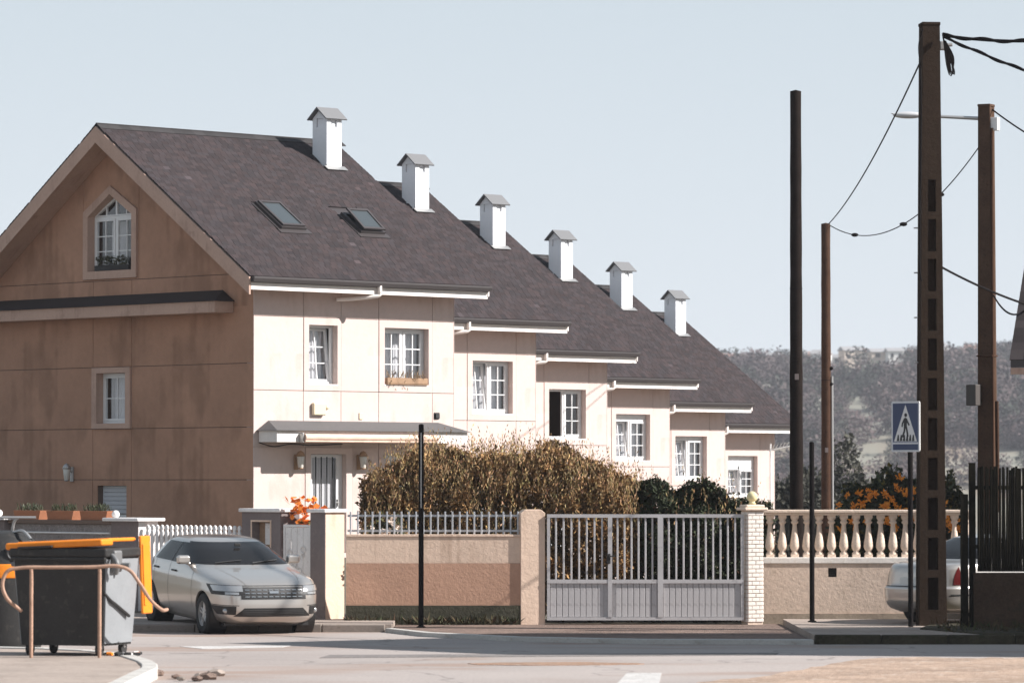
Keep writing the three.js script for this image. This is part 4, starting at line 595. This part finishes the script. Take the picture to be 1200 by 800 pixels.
    addWheel(car, s * .79, fz, R, 5, 0); addWheel(car, s * .79, rz, R, 5);
    mesh('tail_lamp', sh.patch((y) => sh.X(3.86, y, s), (y) => s * (Math.PI - Math.abs(sh.S(.6, y))), .80, 1.0, .006), tailGlass, car);
  }
  const gr = mesh('grille', sh.patch((y) => sh.S(-.53, y), (y) => sh.S(.53, y), .585, .77, .006, 24, 5), blackTrim, car);
  for (let k = 0; k < 3; k++) for (let i = 0; i < 10; i++) { if (k == 1 && (i == 4 || i == 5)) continue; const c = -.48 + (i + .5) * .096; mesh('grille_bar', sh.patch((y) => sh.S(c - .034, y), (y) => sh.S(c + .034, y), (.620 + k * .05), (.630 + k * .05), .014, 3, 1), chrome, gr); }
  mesh('badge', sh.patch((y) => sh.S(-.075, y), (y) => sh.S(.075, y), .672, .706, .018, 4, 2), chrome, gr); mesh('bonnet_edge', sh.patch((y) => sh.S(-.62, y), (y) => sh.S(.62, y), .785, .795, .004, 20, 1), blackTrim, car);
  const lo = mesh('lower_intake', sh.patch((y) => sh.S(-lerp(.66, .48, (y - .29) / .16), y), (y) => sh.S(lerp(.66, .48, (y - .29) / .16), y), .29, .45, .006, 24, 4), blackTrim, car);
  for (let k = 0; k < 4; k++) mesh('intake_bar', sh.patch((y) => sh.S(-.5, y), (y) => sh.S(.5, y), .335 + k * .026, .342 + k * .026, .012, 20, 1), plain(.06, .06, .06, { side: THREE.DoubleSide }), lo);
  mesh('bumper_lip', sh.patch((y) => sh.S(-.74, y), (y) => sh.S(.74, y), .205, .265, .008, 20, 2), alloy, car);
  for (const s of [-1, 1]) mesh('bonnet_crease', sh.patch((y) => sh.S(s * lerp(.42, .56, (y - .8) / .18), y), (y) => sh.S(s * (lerp(.42, .56, (y - .8) / .18) + .016), y), .80, .985, .006, 2, 16), silver, car);
  mesh('wiper', [0, 1].map(i => { const a = sh.pt(sh.S(-.55 + i * .6, 1.06), 1.06), b = sh.pt(sh.S(-.1 + i * .6, 1.1), 1.1); return bar(a.add(V(0, .015, .02)), b.add(V(0, .015, .02)), .009, 5); }), blackTrim, car);
  mesh('sensor_block', rbox(.1, .05, .03, 0, 1.325, -.93, .01), blackTrim, car);
  mesh('underbody', span(-.7, .7, .15, .2, -2.9, .5), blackTrim, car);
}
{ // silver saloon half hidden by the pole
  const T = [[.18, .3, 4.2, .72, 5], [.24, .12, 4.36, .80, 5], [.34, .03, 4.44, .85, 5], [.48, 0, 4.46, .865, 5], [.56, .01, 4.46, .865, 5], [.6, .02, 4.40, .86, 5], [.72, .05, 4.38, .86, 5], [.8, .12, 4.37, .85, 4.8], [.87, .3, 4.35, .84, 4.6], [.92, .6, 4.31, .83, 4.4], [.95, .85, 4.22, .815, 4.4], [.975, 1.05, 3.9, .80, 4.4], [1.0, 1.2, 3.66, .78, 4.4], [1.15, 1.5, 3.4, .70, 4.6], [1.28, 1.76, 3.12, .64, 4.6], [1.36, 1.98, 2.9, .57, 4], [1.395, 2.3, 2.6, .4, 3]];
  const sh = shell(T, .85), a = 2.30, R = .30, rear = P(1066, 0, 66.8), car = thing('saloon_car', 'silver saloon seen from behind, half hidden by the concrete pole', 'car', [0, 0, 0]);
  const fw = V(Math.sin(a), 0, Math.cos(a)); car.position.set(rear.x + fw.x * 3.6, .132, rear.z + fw.z * 3.6); car.rotation.y = a;
  mesh('body', cutArches(sh.body(), [0, -2.55], .35, .55), silver, car); liners(car, [0, -2.55], .35, .55, .86);
  const back = (sx, y) => Math.PI - sh.S(sx, y);
  mesh('rear_window', sh.patch((y) => back(sh.at(y)[2] * .92, y), (y) => Math.PI * 2 - back(sh.at(y)[2] * .92, y), 1.02, 1.34, .004, 24, 8), carGlass, car);
  mesh('windscreen', sh.patch((y) => sh.S(-sh.at(y)[2] * .95, y), (y) => sh.S(sh.at(y)[2] * .95, y), 1.03, 1.34, .004, 20, 8), carGlass, car);
  mesh('boot_gap', [sh.patch((y) => back(.6, y), (y) => Math.PI * 2 - back(.6, y), .585, .597, .004, 20, 1), sh.patch((y) => back(.615, y), (y) => back(.6, y), .585, .9, .003, 1, 8)], blackTrim, car);
  mesh('plate', sh.patch((y) => back(.26, y), (y) => Math.PI * 2 - back(.26, y), .63, .73, .006, 8, 2), plain(.65, .65, .62), car);
  for (const s of [-1, 1]) { const e = (y) => s > 0 ? back(.70, y) : -back(.70, y); mesh('tail_lamp', sh.patch(e, (y) => sh.X(4.08, y, s), .62, .90, .006, 14, 6), tailGlass, car); mesh('side_window', sh.patch((y) => sh.X(lerp(1.5, 1.95, (y - 1) / .34), y, s), (y) => sh.X(lerp(3.45, 3.0, (y - 1) / .34), y, s), 1.01, 1.32, .005, 20, 6), carGlass, car); addWheel(car, s * .75, 0, R, 5); addWheel(car, s * .75, -2.55, R, 5); mesh('bumper_strip', sh.patch((y) => sh.X(3.9, y, s), e, .45, .475, .006, 12, 1), blackTrim, car); }
}

// ---------------------------------------------------------------- rubbish containers and their rail
const plasticDark = plaster([.030, .029, .028], { mott: .2, grain: .1, spots: .3, dirt: [.09, .08, .07], seed: 121, metres: 1.5, rough: .5, bump: .002 }), orange = plaster([.80, .24, .02], { mott: .12, grain: .05, spots: .2, dirt: [.5, .2, .05], seed: 122, metres: 1.3, rough: .45, bump: .001 });
const plasticGrey = plaster([.24, .25, .26], { mott: .1, grain: .05, spots: .2, dirt: [.2, .2, .2], seed: 123, metres: 1.2, rough: .5, bump: .001 });
{
  const d = 55.3, c = P(90, 0, d), t = thing('rubbish_container', 'large dark grey rubbish container with orange lid on the pavement corner', 'container', [c.x, .13, c.z], -.36);
  const body = (w0, d0, w1, d1, y0, y1) => { const g = new THREE.BoxGeometry(1, 1, 1, 1, 1, 1), p = g.attributes.position; for (let i = 0; i < p.count; i++) { const u = p.getY(i) > 0; p.setXYZ(i, p.getX(i) * (u ? w1 : w0), u ? y1 : y0, p.getZ(i) * (u ? d1 : d0)); } g.computeVertexNormals(); return g; };
  mesh('body', [body(1.16, .84, 1.30, 1.02, .13, 1.27)], plasticDark, t);
  for (const s of [-1, 1]) mesh('side_panel', [body(.02, .80, .02, .97, .16, 1.25).rotateZ(-s * .061).translate(s * .622 - s * .038, 0, 0)], plasticGrey, t);
  for (const x of [-.42, 0, .42]) mesh('rib', [body(.07, .03, .075, .03, .2, 1.25).rotateX(.079).translate(x, 0, .378)], plasticDark, t);
  mesh('rim', [rbox(1.40, .12, 1.12, 0, 1.33, 0, .03), rbox(1.36, .05, .06, 0, 1.25, .53, .015)], plasticDark, t);
  const lid = mesh('lid', [rbox(1.40, .09, .34, 0, 1.435, .38, .03), rbox(1.34, .05, .8, 0, 1.465, -.12, .02)], orange, t); lid.rotation.z = .045;
  mesh('lid_handle', rbox(.5, .03, .05, -.25, 1.41, .57, .012), blackTrim, lid);
  const flap = mesh('lid_flap', [rbox(.045, 1.02, .28, .745, 1.0, -.60, .02), rbox(.02, .8, .05, .775, 1.0, -.5, .008)], orange, t); flap.rotation.z = .04;
  mesh('lifting_pin', [bar(V(.6, 1.17, .2), V(.86, 1.17, .2), .03), rbox(.08, .28, .22, .70, 1.22, .26, .03), bar(V(-.6, 1.17, .2), V(-.84, 1.17, .2), .03), tube([V(.70, 1.3, .4), V(.80, 1.2, .45), V(.76, 1.06, .4)], .035, 12)], plain(.2, .2, .2, { metalness: .5 }), t);
  mesh('side_hose', tube([V(.62, .82, .47), V(.66, .72, .36), V(.66, .66, .2), V(.66, .58, .0), V(.66, .5, -.2)], .022, 20), blackTrim, t);
  for (const [x, z] of [[-.5, .34], [.5, .34], [-.5, -.34], [.5, -.34]]) { const w = mesh('castor', [new THREE.CylinderGeometry(.085, .085, .05, 18).rotateZ(Math.PI / 2).translate(x, .085, z)], rubber, t); mesh('fork', [rbox(.075, .1, .05, x, .135, z, .01)], M.metal, w); }
  const g = thing('bin_guard_rail', 'rusty tubular steel guard rail in front of the rubbish container', 'rail', P(78, 0, 54.2).setY(.13));
  const q = (px, py, z = 0) => { const p = P(px, py, 54.2); return V(p.x - g.position.x, p.y - .13, z); }, rust = plaster([.40, .25, .18], { mott: .25, grain: .1, spots: .4, dirt: [.16, .08, .05], seed: 124, metres: .7, rough: .6 });
  mesh('hoop', tube([q(24, 716, -.15), q(8, 700), q(3, 684), q(9, 669), q(24, 665), q(60, 664.5), q(110, 664), q(138, 663), q(152, 668), q(163, 682), q(174, 703, -.3), q(186, 716, -.6), q(190, 716, -.8)], .024, 90, 8), rust, g);
  for (const x of [37, 117]) mesh('post', bar(V(q(x, 0).x, -.02, 0), q(x, 666), .024, 10), rust, g);
  const ig = thing('bottle_bank', 'dark domed bottle bank with a lifting bar behind the container', 'container', P(6, 0, 61).setY(0));
  mesh('dome', lathe([[.52, .0], [.55, .1], [.60, .9], [.58, 1.2], [.48, 1.48], [.32, 1.62], [.1, 1.67], [0, 1.675]], 28), plasticDark, ig); mesh('yellow_band', lathe([[.6, 1.0], [.612, 1.02], [.607, 1.18], [.592, 1.2]], 28), orange, ig); mesh('port', [new THREE.TorusGeometry(.11, .025, 8, 20).translate(.2, 1.36, .53)], blackTrim, ig);
  mesh('lifting_bar', [bar(V(-.1, 1.86, .1), V(.45, 1.86, .1), .018), tube([V(.1, 1.64, 0), V(.14, 1.8, .05), V(.2, 1.86, .1)], .02, 12), tube([V(.12, 1.64, .1), V(.3, 1.66, .3), V(.42, 1.55, .4)], .025, 12)], M.metal, ig);
  const lt = thing('litter', 'scraps of orange and dark litter lying under the rubbish container', 'litter', P(148, 0, 54.9).setY(.132)); const r = rngOf(71);
  for (let i = 0; i < 12; i++) { const o = mesh('scrap', rbox(.05 + r() * .08, .03 + r() * .03, .05 + r() * .05, 0, 0, 0, .01, 1), [orange, rubber, whitePaint, rubber][i % 4], lt, [(r() - .5) * .7, .02, (r() - .5) * .5]); o.rotation.set(r() * .2, r() * 6, r() * .2); }
  const rb = thing('rubble', 'broken kerb rubble and dead leaves beside the pavement corner', 'rubble', P(206, 0, 51.6).setY(.002)); for (let i = 0; i < 8; i++) { const gg = new THREE.DodecahedronGeometry(.04 + r() * .09, 0); gg.scale(1.2, .5, 1); const o = mesh('stone', gg, [pave, kerbMat, gravel, gravel][i % 4], rb, [(r() - .5) * 1.0, .03, (r() - .5) * 2.2]); o.rotation.y = r() * 6; }
}

// ---------------------------------------------------------------- poles, posts, signs, wires
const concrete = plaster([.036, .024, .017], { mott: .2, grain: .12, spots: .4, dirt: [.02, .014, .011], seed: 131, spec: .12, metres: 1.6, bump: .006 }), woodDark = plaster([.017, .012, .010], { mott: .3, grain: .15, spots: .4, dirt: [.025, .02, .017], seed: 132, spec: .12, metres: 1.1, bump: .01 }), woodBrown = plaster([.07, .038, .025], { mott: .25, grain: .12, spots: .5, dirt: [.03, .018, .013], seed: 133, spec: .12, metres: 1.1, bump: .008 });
const matte = (r, g, b) => new THREE.MeshPhysicalMaterial({ color: new THREE.Color().setRGB(r, g, b), roughness: .9, specularIntensity: .15 }), postMat = matte(.012, .01, .01), cableMat = matte(.012, .01, .01);
function concretePole(name, label, c, H, w0, w1, recess, turn, mat) {
  const p = thing(name, label, 'pole', c, turn), W = (y) => lerp(w0, w1, y / H), out = [[-w0 / 2, -.3], [w0 / 2, -.3], [w1 / 2, H], [-w1 / 2, H]], holes = []; for (let y = .25; y < H * recess; y += .62) { const a = W(y) * .19; holes.push([[-a, y], [a, y], [a, y + .5], [-a, y + .5]]); }
  const dp = w0 * .72; mesh('shaft', [ext(out, dp * .18, dp * .5, holes), ext(out, -dp * .5, -dp * .18, holes), ext(out.map(([x, y]) => [x * .96, y - .01]), -dp * .175, dp * .175)], mat, p);
  mesh('top_cap', rbox(w1 + .02, .05, dp + .02, 0, H + .022, 0, .01), mat, p); return p;
}
const cA = P(1091, 0, 66.2).setY(.13), pA = concretePole('concrete_pole', 'tall concrete utility pole with a ladder of recesses beside the crossing sign', cA, 9.37, .44, .27, .74, .1, concrete);
const q0 = (px, py, d, c) => P(px, py, d).sub(c);
{
  const q = (px, py, z = .1) => q0(px, py, 66, cA).add(V(0, 0, z));
  for (let i = 0; i < 5; i++) mesh('cable_loop', tube([q(1104, 40 + i), q(1106 + i * 1.2, 56), q(1109 + i * 2, 78 + i * 2.5), q(1113 + i * 1.2, 89 - i * 1.5), q(1117 - i * 1.3, 68), q(1107, 47)], .010, 30), cableMat, pA);
  mesh('cable_clamp', [rbox(.1, .14, .12, .19, 9.05, .1, .02), bar(V(.15, 9.05, .1), V(.34, 9.07, .1), .03)], M.metal, pA);
  mesh('cable_riser', tube([q(1080, 34), q(1075.5, 52), q(1077, 78), q(1078, 120), q(1077, 200), q(1075.5, 290), q(1076, 320), q(1078, 330)], .013, 60), cableMat, pA); mesh('step_bolt', [0, 1, 2, 3].map(i => bar(V(-.2, 6.2 - i * .7, .02), V(-.26, 6.2 - i * .7, .02), .012, 6)), M.metal, pA);
}
function woodPole(label, px, top, d, r0, r1, mat) { const b = P(px, top, d), y0 = groundY(b.x, d) - .4, p = thing('wooden_pole', label, 'pole', [b.x, y0, -d]), H = b.y - y0, pts = [[0, 0]]; for (let i = 0; i <= 20; i++) pts.push([lerp(r0, r1, i / 20) * (1 + .03 * Math.sin(i * 2.3)), H * i / 20]); pts.push([0, H + .03]); mesh('shaft', lathe(pts, 16), mat, p); mesh('tag', rbox(.08, .12, .01, 0, H * .45, lerp(r0, r1, .45) + .006, .004), greyPaint, p); mesh('band', [.62].map(t => new THREE.TorusGeometry(lerp(r0, r1, t) + .004, .008, 6, 18).rotateX(Math.PI / 2).translate(0, H * t, 0)), cableMat, p); return p; }
woodPole('thick dark wooden pole beside the lowest row house', 933.5, 106, 86, .145, .11, woodDark);
{ const p = woodPole('thin brown wooden pole between the dark pole and the crossing sign', 968.5, 262, 108, .135, .115, woodBrown); mesh('conduit', [bar(V(.16, .5, .05), V(.15, 6.6, .04), .03, 8)], M.metal, p); mesh('insulator', [new THREE.SphereGeometry(.05, 8, 6).translate(.13, 6.4, .05), new THREE.SphereGeometry(.05, 8, 6).translate(.13, 6.8, .05)], cableMat, p); }
const cD = P(1157.5, 0, 84).setY(.3), pD = concretePole('concrete_pole', 'concrete pole carrying a street lamp behind the bamboo screen', cD, 9.5, .34, .25, .0, -.5, plaster([.085, .05, .033], { mott: .2, grain: .12, spots: .4, dirt: [.04, .025, .018], seed: 134, spec: .12, metres: 1.6, bump: .006 }));
{
  const inv = (px, py, z = 0) => q0(px, py, 84, cD).add(V(0, 0, z)).applyAxisAngle(V(0, 1, 0), .5);
  mesh('lamp_arm', bar(inv(1150, 138), inv(1078, 134.5), .04, 8, .03), M.metal, pD); const lh = mesh('lamp_head', (() => { const g = new THREE.SphereGeometry(1, 18, 12); g.scale(.31, .07, .11); const c = inv(1066, 134); g.rotateY(.5); g.translate(c.x, c.y, c.z); return g; })(), plain(.5, .5, .5, { roughness: .4 }), pD);
  mesh('lamp_spigot', bar(inv(1046, 132), inv(1054, 133.5), .012, 6, .03), plain(.5, .5, .5), lh);
  mesh('fuse_box', (() => { const c = inv(1167, 145, .1), g = rbox(.16, .26, .14, 0, 0, 0, .01); g.translate(c.x, c.y, c.z); return g; })(), M.white, pD);
  mesh('junction_box', (() => { const c = inv(1141, 463, .1), g = rbox(.24, .42, .2, 0, 0, 0, .015); g.rotateY(-.25); g.translate(c.x, c.y, c.z); return g; })(), plain(.06, .05, .045), pD);
  mesh('conduit', [bar(inv(1163, 150, .16), inv(1163, 600, .16), .03, 8), bar(inv(1168, 470, .12), inv(1169, 600, .12), .035, 8)], woodBrown, pD); mesh('bracket', rbox(.34, .03, .3, 0, 4.55, 0, .008), woodBrown, pD);
}
function post(name, label, px, y, d, H, r) { const p = thing(name, label, 'post', P(px, 0, d).setY(y)); mesh('shaft', lathe([[0, -.1], [r, -.1], [r, H], [r * .7, H + .015], [0, H + .02]], 14), postMat, p); mesh('foot', lathe([[0, 0], [r * 1.8, 0], [r * 1.8, .012], [r, .03], [0, .03]], 14), postMat, p); return p; }
{ const p = post('steel_post', 'slim black steel post in front of the street wall', 493.5, .05, 67.6, 3.22, .042); mesh('strip', rbox(.016, 1.2, .01, 0, 2.5, .042, .003), M.metal, p); }
post('steel_post', 'slim black steel post in front of the balustrade wall', 951.5, .13, 67.8, 2.86, .04);
{
  const s = thing('crossing_sign', 'blue pedestrian crossing sign on a black post beside the concrete pole', 'sign', P(1067, 0, 65.6).setY(.13)); mesh('post', lathe([[0, -.1], [.04, -.1], [.04, 3.45], [0, 3.46]], 14), postMat, s);
  const cv = document.createElement('canvas'); cv.width = 384; cv.height = 512; const c = cv.getContext('2d');
  c.fillStyle = '#c9c9cc'; c.fillRect(0, 0, 384, 512); c.fillStyle = '#2b3a5c'; c.fillRect(16, 16, 352, 400); c.fillRect(16, 436, 352, 60);
  c.fillStyle = '#d6d4d2'; c.beginPath(); c.moveTo(192, 30); c.lineTo(352, 408); c.lineTo(32, 408); c.closePath(); c.fill(); c.fillStyle = '#0c0c0e';
  c.beginPath(); c.arc(196, 138, 20, 0, 7); c.fill(); c.lineCap = 'round'; c.strokeStyle = '#0c0c0e';
  const ln = (w, ...p) => { c.lineWidth = w; c.beginPath(); c.moveTo(p[0], p[1]); for (let i = 2; i < p.length; i += 2) c.lineTo(p[i], p[i + 1]); c.stroke(); };
  ln(44, 192, 186, 190, 244); ln(20, 178, 180, 152, 222, 146, 250); ln(20, 206, 180, 226, 216, 240, 236); ln(24, 182, 250, 178, 300, 154, 356); ln(24, 200, 250, 214, 300, 224, 354);
  for (let i = 0; i < 6; i++) { const x = 72 + i * 42; c.beginPath(); c.moveTo(x + 12, 340); c.lineTo(x + 28, 340); c.lineTo(x + 34, 404); c.lineTo(x - 2, 404); c.closePath(); c.fill(); }
  const tx = new THREE.CanvasTexture(cv); tx.colorSpace = THREE.SRGBColorSpace;
  const pl = mesh('sign_plate', ext([[-.28, .02], [-.26, 0], [.26, 0], [.28, .02], [.28, .76], [.26, .78], [-.26, .78], [-.28, .76]], -.02, -.003), M.white, s); pl.rotation.y = -.78; pl.position.set(-.08, 2.70, .07);
  const fg = new THREE.PlaneGeometry(.55, .77); fg.translate(0, .39, 0); fg.userData.ready = true; const face = mesh('sign_face', fg, new THREE.MeshStandardMaterial({ map: tx, roughness: .4 }), pl);
  mesh('bracket', [rbox(.1, .04, .1, 0, 2.95, .03, .008), rbox(.1, .04, .1, 0, 3.3, .03, .008)], M.metal, s);
}
function wire(label, a, b, sag, r, twist) { const pts = []; for (let i = 0; i <= 16; i++) { const t = i / 16, p = a.clone().lerp(b, t); p.y -= sag * 4 * t * (1 - t); pts.push(p); } const w = thing('overhead_wire', label, 'wire'); mesh('cable', tube(pts, r, 80, 6), cableMat, w); if (twist) { const q = []; const N = 220; for (let i = 0; i <= N; i++) { const t = i / N, p = a.clone().lerp(b, t); p.y -= sag * 4 * t * (1 - t); q.push(p.add(V(0, Math.cos(t * twist) * r * .9, Math.sin(t * twist) * r * .9))); } mesh('strand', new THREE.TubeGeometry(new THREE.CatmullRomCurve3(q), 400, r, 5), cableMat, w); } return w; }
wire('thick twisted cable running level from the top of the concrete pole', P(1107, 40, 66), P(1420, 8, 62), .25, .024, 40);
wire('twisted cable sloping down from the top of the concrete pole', P(1108, 42, 66), P(1420, 150, 60), .1, .02, 44);
wire('thin wire slanting from the thin wooden pole up to the concrete pole', P(972, 262, 108), P(1079, 74, 66.2), .25, .013);
{ const w = wire('slack wire with clamps strung between thin wooden pole and lamp pole', P(974, 264, 108), P(1150, 170, 84), .85, .012); mesh('clamp', [.2, .55, .78].map(t => { const a = P(974, 264, 108), b = P(1150, 170, 84), p = a.lerp(b, t); p.y -= .85 * 4 * t * (1 - t); return new THREE.SphereGeometry(.06, 8, 6).scale(1.5, .8, .8).translate(p.x, p.y, p.z); }), cableMat, w); }
wire('dark wire running from mid height of the concrete pole to the slate roofed house', P(1103, 312, 66.2), P(1215, 360, 73.6), .05, .02);
wire('wire running right from the top of the lamp pole', P(1164, 127, 84), P(1330, 205, 78), .2, .016);
wire('short slack wire from the lamp pole to the slate roofed house', P(1165, 345, 84), P(1204, 362, 74.2), .22, .018);

// ---------------------------------------------------------------- right-hand side: bamboo screen, slate roofed house, house across the street
{
  const D = 64.8, X0 = 7.0, f = thing('bamboo_screen', 'dark bamboo screen fence above a low wall', 'fence', [0, 0, -D]), r = rngOf(91);
  mesh('low_wall', span(7.06, 13, -.05, .98, -.24, 0), plaster([.075, .05, .036], { mott: .25, grain: .15, spots: .5, dirt: [.05, .045, .03], seed: 141, spec: .12, metres: 2, bump: .012 }), f);
  const cm = plaster([.014, .012, .008], { mott: .4, grain: .2, spots: .3, dirt: [.012, .012, .008], seed: 142, spec: .12, metres: .8 });
  for (let i = 0; i < 150; i++) { const x = 7.14 + i * .036, h = 2.58 + (r() - .5) * .06; mesh('cane', bar(V(x + (r() - .5) * .01, 1.0, -.06 + (r() - .5) * .012), V(x + (r() - .5) * .03, h, -.06 + (r() - .5) * .012), .022, 6, .02), cm, f); }
  mesh('rail', [span(7.0, 13, 1.35, 1.41, -.13, -.085), span(7.0, 13, 2.25, 2.31, -.13, -.085)], cm, f); mesh('post', [span(6.87, 6.98, -.05, 2.18, -.2, -.08)], cm, f); mesh('post', span(7.0, 7.1, -.05, 2.66, -.2, -.13), cm, f);
}
function plainHouse(name, label, c, turn, w, dp, eave, rise, wallM) {
  const h = thing(name, label, 'house', c, turn), r = rngOf(w * 100 | 0); const pr = [[-dp, -1], [0, -1], [0, eave], [-dp / 2, eave + rise - .2], [-dp, eave]], q = ext(pr, 0, w).rotateY(-Math.PI / 2).translate(w, 0, 0); mesh('wall', q, wallM, h);
  const o = .45, k = rise / (dp / 2), rf = ext([[o, eave - o * k + .06], [-dp / 2, eave + rise], [-dp - o, eave - o * k + .06], [-dp - o, eave - o * k - .08], [-dp / 2, eave + rise - .14], [o, eave - o * k - .08]], 0, w + .8).rotateY(-Math.PI / 2).translate(w + .4, 0, 0); const roof = mesh('roof', rf, M.gutter, h);
  const gs = [], L = Math.hypot(dp / 2 + o, rise + o * k), an = Math.atan(k); for (let s = 0; s < L; s += .2) for (let x = -.42; x < w + .4; x += .24) { const g = box(.235, .014, .25, x + .12, 0, 0); g.rotateX(an + .05); const z = o - (s + .1) * Math.cos(an); g.translate(0, eave - o * k + .075 + (o - z) * k, z); const v = .6 + .7 * r(); gs.push(paint(g, [.05 * v, .04 * v, .04 * v])); } const sl = mesh('shingles', gs, M.shingle, roof); sl.userData.kind = 'stuff';
  mesh('fascia', span(-.4, w + .4, eave - o * k - .2, eave - o * k - .085, o - .05, o - .01), M.trim, roof);
  for (let f = 0; f < Math.floor((eave - .6) / 2.7); f++) for (let i = 0; i < 3; i++) { const x = w * (i + .5) / 3, y = 1 + f * 2.7; const wn = mesh('window', [span(x - .55, x + .55, y, y + .06, 0, .05), span(x - .55, x + .55, y + 1.24, y + 1.3, 0, .05), span(x - .55, x - .49, y + .06, y + 1.24, 0, .05), span(x + .49, x + .55, y + .06, y + 1.24, 0, .05), span(x - .03, x + .03, y + .06, y + 1.24, 0, .045)], M.pvc, h); mesh('pane', span(x - .49, x + .49, y + .06, y + 1.24, .004, .02), carGlass, wn); }
  return h;
}
{ const c = P(1184, 0, 74); plainHouse('slate_house', 'house whose dark slate roof corner rises above the bamboo screen', [c.x + .55, .1, -74.6], -.26, 9, 8, 4.75, 3.6, wallTan); }
plainHouse('town_house', 'tall house on the far right whose shadow crosses the road', [13.2, 0, -56.6], -.0, 9, 6, 9.4, 2.6, wallTan).position.z = -56.4;
{ // roof aerial by the lowest house
  const c = P(905, 0, 128), a = thing('tv_aerial', 'white television aerial beside the lowest row house', 'aerial', [c.x, groundY(c.x, 128), -128]); const y = (py) => CAM_Y + (HORIZON - py) / FOCAL * 128 - a.position.y;
  mesh('mast', bar(V(-.05, 0, 0), V(-.05, y(520), 0), .025, 8), M.white, a); mesh('boom', bar(V(-.1, y(528), 0), V(.62, y(522), 0), .02, 6), M.white, a); for (let i = 0; i < 6; i++) mesh('element', bar(V(.0 + i * .11, y(527.5 - i), -.25), V(.0 + i * .11 + .05, y(526.5 - i) + .12, .25), .008, 5), M.white, a);
}
scene.fog = new THREE.FogExp2(new THREE.Color(.86, .88, .95), .00016);

renderer.render(scene, camera);
